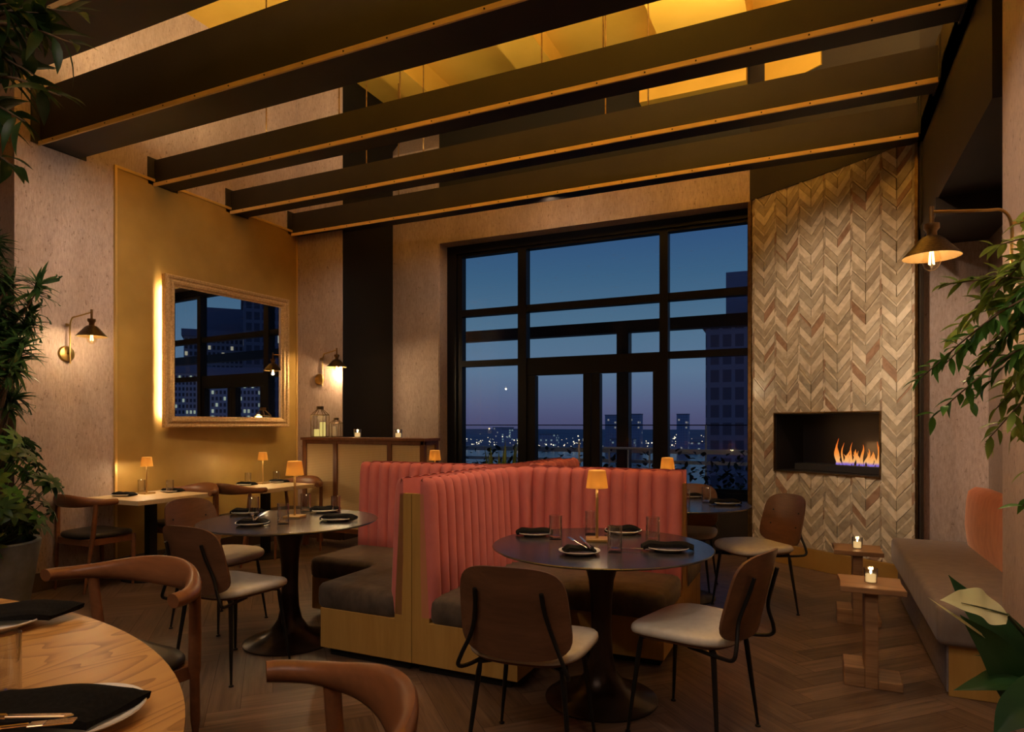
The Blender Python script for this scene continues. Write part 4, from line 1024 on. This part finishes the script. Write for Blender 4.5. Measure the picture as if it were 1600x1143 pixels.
# two-tops along the gold wall
for u,v,l in ((198,767.5,'water glass left of the lamp on the left oak table'),(265.5,769.5,'water glass right of the lamp on the left oak table'),(387.5,755.6,'water glass left of the lamp on the oak table by the cabinet'),(431.5,752.5,'water glass right of the lamp on the oak table by the cabinet')):
    p=flat(u,v,.72); put('glass',max(p.x,-5.58),p.y,.72,l,'glass','clear water glasses',0,.95)
setting(-5.44,3.72,.72,'at the near end of the left pale oak table',.2,1.,False,(1,.9,.9))
setting(-5.36,4.13,.72,'at the far end of the left pale oak table',.2,1.,False,(1,.9,.9))
setting(-5.26,4.90,.72,'at the near end of the oak table by the cabinet',.2,1.,False,(1,.9,.9))
setting(-5.2,5.28,.72,'at the far end of the oak table by the cabinet',.2,1.,False,(1,.9,.9))
# oval oak table
put('plate',-2.17,1.08,.75,'white plate at the far side of the oval oak table, napkin on top','plate','white side plates',0,1.5)
put('fnapkin',-2.15,1.135,.776,'folded charcoal napkin on the plate at the far side of the oval oak table','napkin','charcoal napkins',yw+.2)
put('plate',-1.335,.80,.75,'white plate at the right end of the oval oak table','plate','white side plates',0,1.42)
put('fnapkin',-1.375,.775,.776,'folded charcoal napkin with gold cutlery on the oval oak table','napkin','charcoal napkins',yw+.02,1.08)
p=flat(2,1098,.75); put('glass',p.x,p.y,.75,'tall water glass at the left edge of the photo on the oval oak table','glass','clear water glasses',0,(1.04,1.04,1.2))
p=flat(12,1138,.812); put('gfork',p.x,p.y,.812,'gold fork by the napkin on the oval oak table','fork',None,0,1.05,(0,0,yw+.25))
p=flat(10,1122,.812); put('gknife',p.x,p.y,.812,'gold knife above the gold fork on the oval oak table','knife',None,0,1.05,(0,0,yw+.02))
# ------------------------------------------------------------------ candles and lanterns on the cabinet
def votive(x,y,z,label,s=1.):
    t=empty('votive_candle',(x,y,z)); tag(t,label,'candle')
    bm=B(); lathe(bm,[(0,0),(.027,0),(.031,.004),(.034,.075),(.0325,.076),(.029,.006),(0,.006)],24,(0,0,0),False); finish(bm,'glass_holder',M['glass'],t,True)
    bm=B(); lathe(bm,[(0,.007),(.024,.007),(.025,.042),(.022,.044),(0,.040)],20); finish(bm,'wax',M['wax_lit'],t,True)
    bm=B(); lathe(bm,[(0,.044),(.0045,.050),(.0055,.056),(.003,.068),(0,.076)],10); finish(bm,'flame',M['flame_small'],t,True)
    t.scale=(s,)*3
    light('candle_glow','POINT',(x,y,z+.066*s),.35,(1,.55,.22),.012)
votive(-4.50,5.72,CT,'small white votive candle on the cane cabinet, in front of the black return',1.2)
votive(-3.97,5.72,CT,'small white votive candle at the right end of the cane cabinet',1.2)
def lantern(x,y,z,w,h,label,cands):
    t=empty('lantern',(x,y,z)); tag(t,label,'lantern'); r=w/2; hb=h*.72
    P=[(r*math.cos(PI/6+k*PI/3),r*math.sin(PI/6+k*PI/3)) for k in range(6)]; bm=B()
    rt=r*.34; Q=[(a*rt/r,b*rt/r) for a,b in P]; zt=h*.9
    for k in range(6):
        a,b=P[k],P[(k+1)%6]; tube(bm,[(*a,0),(*a,hb)],.0035,6)
        for zz in (.006,hb): tube(bm,[(*a,zz),(*b,zz)],.0045,6)
        tube(bm,[(*a,hb),(*Q[k],zt)],.0035,6)
    prism(bm,P,0,.006); prism(bm,[(q[0]*1.2,q[1]*1.2) for q in Q],zt,h)
    finish(bm,'frame',M['brass_dark'],t)
    bm=B()
    for k in range(6):
        a,b=P[k],P[(k+1)%6]; bm.faces.new([bm.verts.new(v) for v in ((*a,.006),(*b,.006),(*b,hb),(*a,hb))])
    finish(bm,'glass_panes',M['pane'],t)
    for cx,cy,cr,ch,mm in cands:
        bm=B(); lathe(bm,[(0,.006),(cr,.006),(cr,ch),(cr*.85,ch+.004),(0,ch-.004)],20,(cx,cy,0)); finish(bm,'pillar_candle',M[mm],t,True)
lantern(-5.055,5.76,CT,.20,.345,'tall hexagonal brass lantern with two glowing pillar candles on the cane cabinet',[(-.035,-.02,.032,.085,'wax_led'),(.03,.01,.032,.165,'wax_led')])
lantern(-4.86,5.80,CT,.15,.215,'short hexagonal brass lantern with one pale pillar candle on the cane cabinet',[(-.01,-.01,.022,.12,'wax')])
light('lantern_glow','POINT',(-5.055,5.70,CT+.22),.5,(1,.65,.2),.04)
# ------------------------------------------------------------------ side tables by the bench
def side_table(x,y,h,label,rz=0.):
    t=empty('side_table',(x,y,0),rz); tag(t,label,'table','live-edge side tables by the bench')
    bm=B(); prism(bm,[(-.145,-.15),(.15,-.145),(.142,0.02),(.15,.15),(-.15,.15),(-.14,.0)],h-.03,h,.004,2); finish(bm,'tabletop',M['side_wood'],t)
    bm=B(); box(bm,-.03,-.10,.0,.03,.10,h-.03,.004); finish(bm,'upright',M['side_wood'],t)
    bm=B(); box(bm,-.125,-.10,.0,-.03,.10,.10,.005); finish(bm,'foot_block',M['side_wood'],t)
    bm=B(); box(bm,.03,-.10,.0,.14,.10,.045,.005); finish(bm,'foot_block',M['side_wood'],t)
M['side_wood']=wood_mat('rustic side table wood',(.36,.20,.10),(.20,.105,.05),.42,0,1.4)
side_table(.262,3.87,.52,'low wooden side table with a lit votive, the nearer of the two beside the bench')
side_table(.262,5.03,.50,'low wooden side table with a lit votive, the farther one close to the chevron wall')
votive(.264,3.86,.52,'lit votive candle in a glass on the nearer side table',1.0)
votive(.262,5.01,.50,'lit votive candle in a glass on the farther side table',1.0)
# ------------------------------------------------------------------ bench
t=empty('bench',(.86,4.87,0)); tag(t,'long taupe bench with rust velvet backrest in the niche on the right','bench'); BO=Matrix.Translation((-.86,-4.87,0))
bm=B(); box(bm,.60,3.83,.0,1.20,5.93,.255,.003); bm.transform(BO); finish(bm,'base',M['oak'],t)
bm=B(); box(bm,.592,3.832,.02,.60,5.93,.255); bm.transform(BO); finish(bm,'front_panel',M['bench_front'],t)  # thin grey sheet over the front of the oak base
bm=B(); box(bm,.545,3.78,.255,1.195,5.93,.455,.035,4); bm.transform(BO); finish(bm,'seat_cushion',M['bench_fabric'],t,True,50)
bm=B(); pts=[]
n=14
prof=[(1.02,.452),(1.00,.60),(1.01,.78),(1.025,.855),(1.07,.886),(1.15,.875),(1.205,.83),(1.21,.452)]
rows=[]
for i in range(25):
    tt=i/24; y=3.79+2.13*tt; e=min(1,min(tt,1-tt)*14); 
    rows.append([Vector((1.12+(px-1.12)*(.55+.45*e**.5),y,pz-(.05*(1-e)**2 if pz>.7 else 0))) for px,pz in prof])
V=grid(bm,rows); bm.faces.new(V[0]); bm.faces.new(V[-1][::-1]); bmesh.ops.recalc_face_normals(bm,faces=bm.faces[:]); bm.transform(BO); finish(bm,'backrest',M['velvet_rust'],t,True,50)
# ------------------------------------------------------------------ plants
rnd=random.Random(77)
def branch_plant(bmL,bmS,start,end,nl,ll,lw,sag=.12,rad=.006,mi=0,spread=.9,curl=.25,t0=.1):
    s,e=Vector(start),Vector(end); mid=s.lerp(e,.5)+Vector((0,0,sag*(e-s).length)); pts=bez([s,mid,e],8)
    tube(bmS,pts,[rad*(1-.75*i/(len(pts)-1)) for i in range(len(pts))],6)
    for k in range(nl):
        t=t0+(1-t0)*(k+rnd.random()*.6)/nl; i=min(len(pts)-2,int(t*(len(pts)-1))); p=pts[i].lerp(pts[i+1],t*(len(pts)-1)-i); T=(pts[i+1]-pts[i]).normalized()
        d=(T*.75+rv(spread)).normalized(); leaf(bmL,p,d,Vector((0,0,1))+rv(.4),ll*rnd.uniform(.7,1.15),lw*rnd.uniform(.8,1.15),curl+rnd.uniform(-.1,.2),mi,5)
def keep(bm,px,py):      # leaves bend away from the walls they would touch
    for v in bm.verts:
        if v.co.x+px<-5.93: v.co.x=-5.93-px+.02*random.random()
        if v.co.y+py>2.96: v.co.y=2.96-py-.03*random.random()
# grey pot with the umbrella plant and the tall dracaena
PX,PY=-5.40,2.66
t=empty('planter_pot',(PX,PY,0)); tag(t,'tapered grey concrete pot under the bushy plants at the left edge','pot')
bm=B(); lathe(bm,[(0,0),(.255,0),(.33,.49),(.325,.50),(.30,.50),(.295,.44),(0,.44)],40); finish(bm,'pot',M['concrete'],t,True,35)
bm=B(); lathe(bm,[(0,.452),(.29,.445)],32,(0,0,0),False); finish(bm,'soil',M['soil'],t)
t=empty('umbrella_plant',(PX,PY,.45)); tag(t,'bushy umbrella plant with round clusters of leaves growing in the grey pot','plant')
bmL=B(); bmS=B()
for k in range(120):
    a=rnd.uniform(0,2*PI); zz=rnd.uniform(.02,.80); rr=(.16+.30*math.sin(PI*min(1,(zz+.18)/1.05)))*rnd.uniform(.5,1.05)
    top=Vector((.06+rr*math.cos(a)*1.02,rr*math.sin(a)*.9,zz)); base=Vector((rnd.uniform(-.05,.05),rnd.uniform(-.05,.05),max(-.0,zz-.35)))
    tube(bmS,[base,base.lerp(top,.6)+Vector((0,0,-.02)),top],[.006,.004,.003],5)
    ax=(Vector((math.cos(a),math.sin(a),.9))+rv(.4)).normalized(); sd=ax.cross(Vector((0,0,1))).normalized(); s2_=ax.cross(sd); nl=rnd.choice((7,8,9)); ln=rnd.uniform(.075,.115)
    mi=0 if rnd.random()<.72 else 1
    for j in range(nl):
        b=2*PI*j/nl; dd=(sd*math.cos(b)+s2_*math.sin(b))+ax*.18; leaf(bmL,top+dd*.012,dd,ax,ln*rnd.uniform(.85,1.1),.042,.35,mi,5,.15)
for b_m in (bmS,bmL): keep(b_m,PX,PY)
finish(bmS,'stems',M['stem'],t,True); finish(bmL,'leaves',[M['leaf_dark'],M['leaf_mid']],t,True,0)
t=empty('dracaena',(PX,PY,.45)); tag(t,'tall dark dracaena with narrow drooping leaves rising above the umbrella plant','plant')
bmL=B(); bmS=B()
heads=[]
for k in range(52):
    zz=rnd.uniform(1.05,2.28); a=rnd.uniform(0,2*PI); rr=rnd.uniform(.05,.40)*(1.25 if zz<2.0 else .62)
    heads.append(Vector((-.02+rr*math.cos(a)*.95,-.05+rr*math.sin(a)*.7,zz)))
for k in range(6):
    a=k; tube(bmS,bez([Vector((.05*math.cos(a),.05*math.sin(a),0)),Vector((.10*math.cos(a),.1*math.sin(a),.7)),Vector((.20*math.cos(a+.6),.16*math.sin(a+.6),1.4)),Vector((.18*math.cos(a+1),.15*math.sin(a+1),1.95))],8),[.016-.009*i/24 for i in range(25)],7)
for h in heads:
    b=Vector((h.x*.4,h.y*.4,h.z-.35)); tube(bmS,[b,b.lerp(h,.5)+Vector((0,0,-.03)),h],[.007,.006,.005],6)
    ax=(Vector((h.x*1.4,h.y*1.4,.75))).normalized()
    for j in range(34):
        b_=rnd.uniform(0,2*PI); el=rnd.uniform(-.35,1.2); sd=ax.cross(Vector((.3,.2,1))).normalized(); s2_=ax.cross(sd)
        dd=(sd*math.cos(b_)+s2_*math.sin(b_))*math.cos(el)+ax*math.sin(el); leaf(bmL,h-ax*rnd.uniform(0,.10),dd,ax if el<1 else sd,rnd.uniform(.13,.21),.030,rnd.uniform(.2,.6),0,5,.3)
for b_m in (bmS,bmL): keep(b_m,PX,PY)
finish(bmS,'stems',M['bark'],t,True); finish(bmL,'leaves',M['leaf_dark'],t,True,0)
# tall leafy tree whose branches hang into the top left corner
TX,TY=-3.52,1.62
t=empty('ficus_tree',(TX,TY,0)); tag(t,'dark-leaved tree whose branches hang into the top left corner of the photo','tree'); TO=Vector((TX,TY,0))
bm=B(); lathe(bm,[(0,0),(.19,0),(.22,.42),(.20,.42),(.19,.38),(0,.38)],32); finish(bm,'pot',M['concrete'],t,True)
bm=B(); tube(bm,bez([(0,0,.36),(.02,-.03,1.2),(-.04,.02,2.2),(-.02,.0,3.2)],8),[.035-.02*i/24 for i in range(25)],10); finish(bm,'trunk',M['bark'],t,True)
bmL=B(); bmS=B()
for (u,v,dp,n,ll) in ((120,70,2.75,14,.20),(95,150,2.7,13,.20),(60,20,2.8,14,.2),(128,20,2.85,12,.18),(40,190,2.75,11,.19),(60,120,2.85,12,.2),(30,265,2.8,9,.17),(20,90,2.9,13,.2),(0,200,2.85,12,.2),(-20,60,2.95,14,.2),(75,45,3.0,12,.18),(-40,160,3.0,12,.2),(15,5,2.75,14,.2)):
    e=at(u,v,dp)-TO; s_=Vector((-.02,0,min(3.1,e.z+.15))); branch_plant(bmL,bmS,s_,e,n,ll*.88,.05,.10,.010,0,.75,.3,.35)
finish(bmS,'branches',M['bark'],t,True); finish(bmL,'leaves',M['leaf_dark'],t,True,0)
# olive tree at the right edge, in front of the sconce wall
TX,TY=.60,1.98
t=empty('olive_tree',(TX,TY,0)); tag(t,'leafy olive tree reaching in from the right edge in front of the bench and sconce','tree'); TO=Vector((TX,TY,0))
bm=B(); lathe(bm,[(0,0),(.15,0),(.17,.40),(.155,.40),(.15,.37),(0,.37)],32); finish(bm,'pot',M['concrete'],t,True)
bm=B(); tube(bm,bez([(.02,0,.34),(.05,.02,.9),(.03,-.02,1.5),(.06,.02,2.1)],8),[.022-.012*i/24 for i in range(25)],10); finish(bm,'trunk',M['bark'],t,True)
bmL=B(); bmS=B()
for (u,v,dp,n,mi) in ((1432,596,1.95,12,0),(1470,575,1.95,12,0),(1452,655,1.9,9,0),(1515,630,1.9,10,0),(1470,445,1.95,12,1),(1490,520,1.95,14,1),(1535,470,1.9,14,1),(1550,385,1.95,10,1),(1590,350,1.95,10,1),(1560,425,1.9,14,1),(1530,560,1.9,14,1),(1570,520,1.85,15,1),(1590,450,1.85,14,1),(1575,600,1.85,15,1),(1540,690,1.85,9,1),(1585,680,1.85,13,1),(1600,560,1.8,15,1),(1610,640,1.8,14,1),(1600,740,1.8,8,1),(1555,640,1.8,11,1),(1590,800,1.8,4,0),(1520,500,1.85,12,1),(1505,600,1.95,12,0),(1600,400,1.9,12,1),(1650,380,1.7,10,1),(1680,480,1.6,10,1),(1660,600,1.6,10,1),(1690,300,1.75,9,1),(1640,700,1.55,8,1),(1700,560,2.1,9,1)):
    e=at(u,v,dp)-TO; s_=Vector((.045,0,max(.8,min(2.0,e.z+(.25 if v>480 else -.15))))); branch_plant(bmL,bmS,s_,e,int(n*2.7),.058,.021,.10,.005,mi,.85,.3,.30)
for b_m in (bmS,bmL):
    for v_ in b_m.verts:
        if v_.co.x+TX>.785: v_.co.x=.785-TX-.03*rnd.random()
finish(bmS,'branches',M['bark'],t,True); finish(bmL,'leaves',[M['leaf_mid'],M['leaf_olive']],t,True,0)
# peace lily in the bottom right corner
TX,TY=.37,1.47
t=empty('peace_lily',(TX,TY,0)); tag(t,'peace lily with one pale cream flower and broad dark leaves in the bottom right corner','plant'); TO=Vector((TX,TY,0))
bm=B(); lathe(bm,[(0,0),(.13,0),(.16,.46),(.145,.46),(.14,.42),(0,.42)],32); finish(bm,'pot',M['concrete'],t,True)
def blade(bm,ctrl,w,up,mi=0,fold=.18,pw=.8,wav=.0):
    pts=bez(ctrl,8); m=len(pts); rows=[]
    for i,(p,T,n_,b_) in enumerate(frames(pts)):
        s=T.cross(up).normalized(); u=s.cross(T); ti=i/(m-1); ww=w*max(.015,math.sin(PI*ti**pw))*.5; row=[]
        for q in (-1,-.6,-.2,0,.2,.6,1): row.append(p+s*(ww*q)+u*(fold*ww*abs(q)+wav*ww*math.sin(ti*16+q*2)*abs(q)))
        rows.append(row)
    grid(bm,rows,False,mi)
A=lambda u,v,d: at(u,v,d)-TO
bm=B()
vw=(Vector((0,0,H))-at(1530,1000,1.45)).normalized()
blade(bm,[A(1574,960,1.46),A(1550,952,1.45),A(1525,945,1.44),A(1500,940,1.43),A(1469,937,1.42)],.086,(vw+Vector((0,0,.55))).normalized(),1,.12,.72,.12)
blade(bm,[A(1700,1150,1.55),A(1620,1060,1.52),A(1560,985,1.54),A(1515,940,1.58),A(1482,898,1.6)],.10,(vw*.8+Vector((0,0,.5))).normalized(),0,.2,.6)
blade(bm,[A(1660,1180,1.5),A(1600,1090,1.45),A(1550,1015,1.45),A(1500,960,1.47)],.10,(vw+Vector((.3,0,.3))).normalized(),0,.2,.7)
blade(bm,[A(1680,1090,1.45),A(1600,1065,1.42),A(1550,1072,1.4),A(1490,1078,1.38)],.10,Vector((0,0,1)),0,.2,.8)
blade(bm,[A(1700,1120,1.35),A(1640,1100,1.33),A(1590,1112,1.33),A(1552,1150,1.33)],.095,(vw+Vector((0,0,.6))).normalized(),0,.2,.8)
blade(bm,[A(1680,1060,1.4),A(1630,1075,1.38),A(1592,1100,1.36),A(1568,1140,1.35)],.07,(vw+Vector((0,0,.6))).normalized(),0,.2,.8)
blade(bm,[A(1660,1000,1.5),A(1630,880,1.52),A(1605,1010,1.52)],.03,(vw+Vector((0,0,.6))).normalized(),0,.2,.8)
blade(bm,[A(1660,1120,1.5),A(1590,1040,1.5),A(1560,1028,1.5),A(1520,1023,1.5)],.03,Vector((0,0,1)),0,.2,.8)
blade(bm,[A(1560,1010,1.46),A(1515,978,1.45),A(1482,955,1.44),A(1449,932,1.43)],.009,(vw+Vector((0,0,.8))).normalized(),1)
for k in range(10):
    a=k*.63; blade(bm,[Vector((.02*math.cos(a),.02*math.sin(a),.42)),Vector((.1*math.cos(a),.1*math.sin(a),.62)),Vector((.2*math.cos(a)+.1,.2*math.sin(a),.66)),Vector((.30*math.cos(a)+.12,.28*math.sin(a),.52))],.08,Vector((0,0,1)),0)
finish(bm,'leaves',[M['leaf_lily'],M['spathe']],t,True,0)
bm=B(); tube(bm,[q_+vw*.006 for q_ in (A(1574,960,1.458),A(1550,953,1.448),A(1525,946.5,1.438),A(1502,941.5,1.428))],[.0022,.0018,.0013,.0006],6); finish(bm,'midrib',M['stem'],t,True)
bm=B(); tube(bm,[Vector((0,0,.42)),A(1690,1150,1.52),A(1600,990,1.49),A(1574,960,1.46)],.004,7)
for q in (A(1700,1150,1.55),A(1660,1180,1.5),A(1680,1090,1.45),A(1690,1130,1.35),A(1680,1050,1.4),A(1660,1000,1.5),A(1660,1120,1.5)): tube(bm,[Vector((0,0,.42)),Vector((q.x*.5,q.y*.5,(q.z+.42)/2)),q],.004,6)
finish(bm,'stems',M['stem'],t,True)
# ------------------------------------------------------------------ out of sight: uplights on the beams, spots added where surfaces need light
def up(x,y,z,p,size=(.5,.12),tilt=(PI,0,0)): light('beam_uplight','AREA',(x,y,z),p,(1,.76,.40),size,tilt)
up(-1.0,3.35,4.10,70,(2.0,.15)); up(-3.2,3.35,4.10,32,(1.6,.15)); up(-.3,4.27,3.90,44,(.9,.12)); up(-3.0,5.15,3.9,16,(1.2,.12)); up(-4.6,4.27,3.9,12,(1.0,.12)); up(-.6,5.15,3.9,44,(1.0,.12))
up(-4.8,3.35,4.1,10,(.8,.12)); up(-2.2,2.35,4.1,30,(3,.15))
WH=(1,.79,.60)
def down(x,y,z,tx,ty,tz,p,ang=60,blend=1.,col=WH,size=.05):
    d=Vector((tx-x,ty-y,tz-z)); o=light('unseen_spot','SPOT',(x,y,z),p,col,size,d.to_track_quat('-Z','Y').to_euler(),spot_size=math.radians(ang),spot_blend=blend); o.visible_glossy=False; return o  # unseen spot without a fixture, put in to brighten its target
ZD=3.56; B0,B1,B2,B3,B4=2.33,3.33,4.27,5.16,6.05
# booths and tables
down(-1.2,B0,ZD,-1.75,4.1,.95,34,44); down(-.45,B2,ZD,-1.95,3.55,.80,110,36); down(-2.9,B1,ZD,-2.7,4.0,.8,38,48); down(-.9,B0,ZD,-.95,3.1,.7,34,50); down(-2.9,B0,ZD,-2.95,3.1,.7,34,50)
# left wall, corner and window wall
down(-4.2,B3,ZD,-4.3,5.62,.9,16,60); down(-3.9,B2,ZD,-5.67,4.4,2.4,44,95); down(-4.0,B1,ZD,-5.67,3.2,2.4,70,85); down(-4.0,B3,ZD,-5.2,6.05,2.0,36,75); down(-3.4,B4,ZD,-4.7,7.05,2.4,28,80); down(-2.4,B4,ZD,-2.4,7.05,3.75,14,140)
# fireplace wall, niche and pillar
down(-.8,B3,ZD,.1,6.55,1.9,110,80); down(.0,B2,ZD,.95,6.1,1.6,220,45); down(.1,B2,ZD,.9,5.2,.45,22,50); down(-.5,B1,ZD,.8,3.3,1.8,75,70)
# foreground
down(-1.6,.9,ZD,-2.0,.9,.7,42,70); down(-2.2,1.0,ZD,-2.45,2.0,.5,34,60); down(-4.2,2.0,ZD,-5.3,2.8,1.6,60,70); down(.0,1.2,ZD,.45,1.9,1.2,90,70)
# upper plaster
down(-4.2,3.7,4.3,-5.67,4.6,4.9,18,110); down(-4.3,5.0,4.3,-5.4,6.05,4.9,12,90)
down(-.4,-1.2,ZD,-1.0,2.6,.9,70,75); down(-2.6,-1.2,ZD,-2.8,2.6,.9,50,75)  # added fill from behind the camera, not under any beam
light('room_fill','AREA',(-2.0,-1.5,5.2),45,(1,.80,.66),(3,2),(0.3,0,0))  # added soft fill light high behind the camera, no lamp there
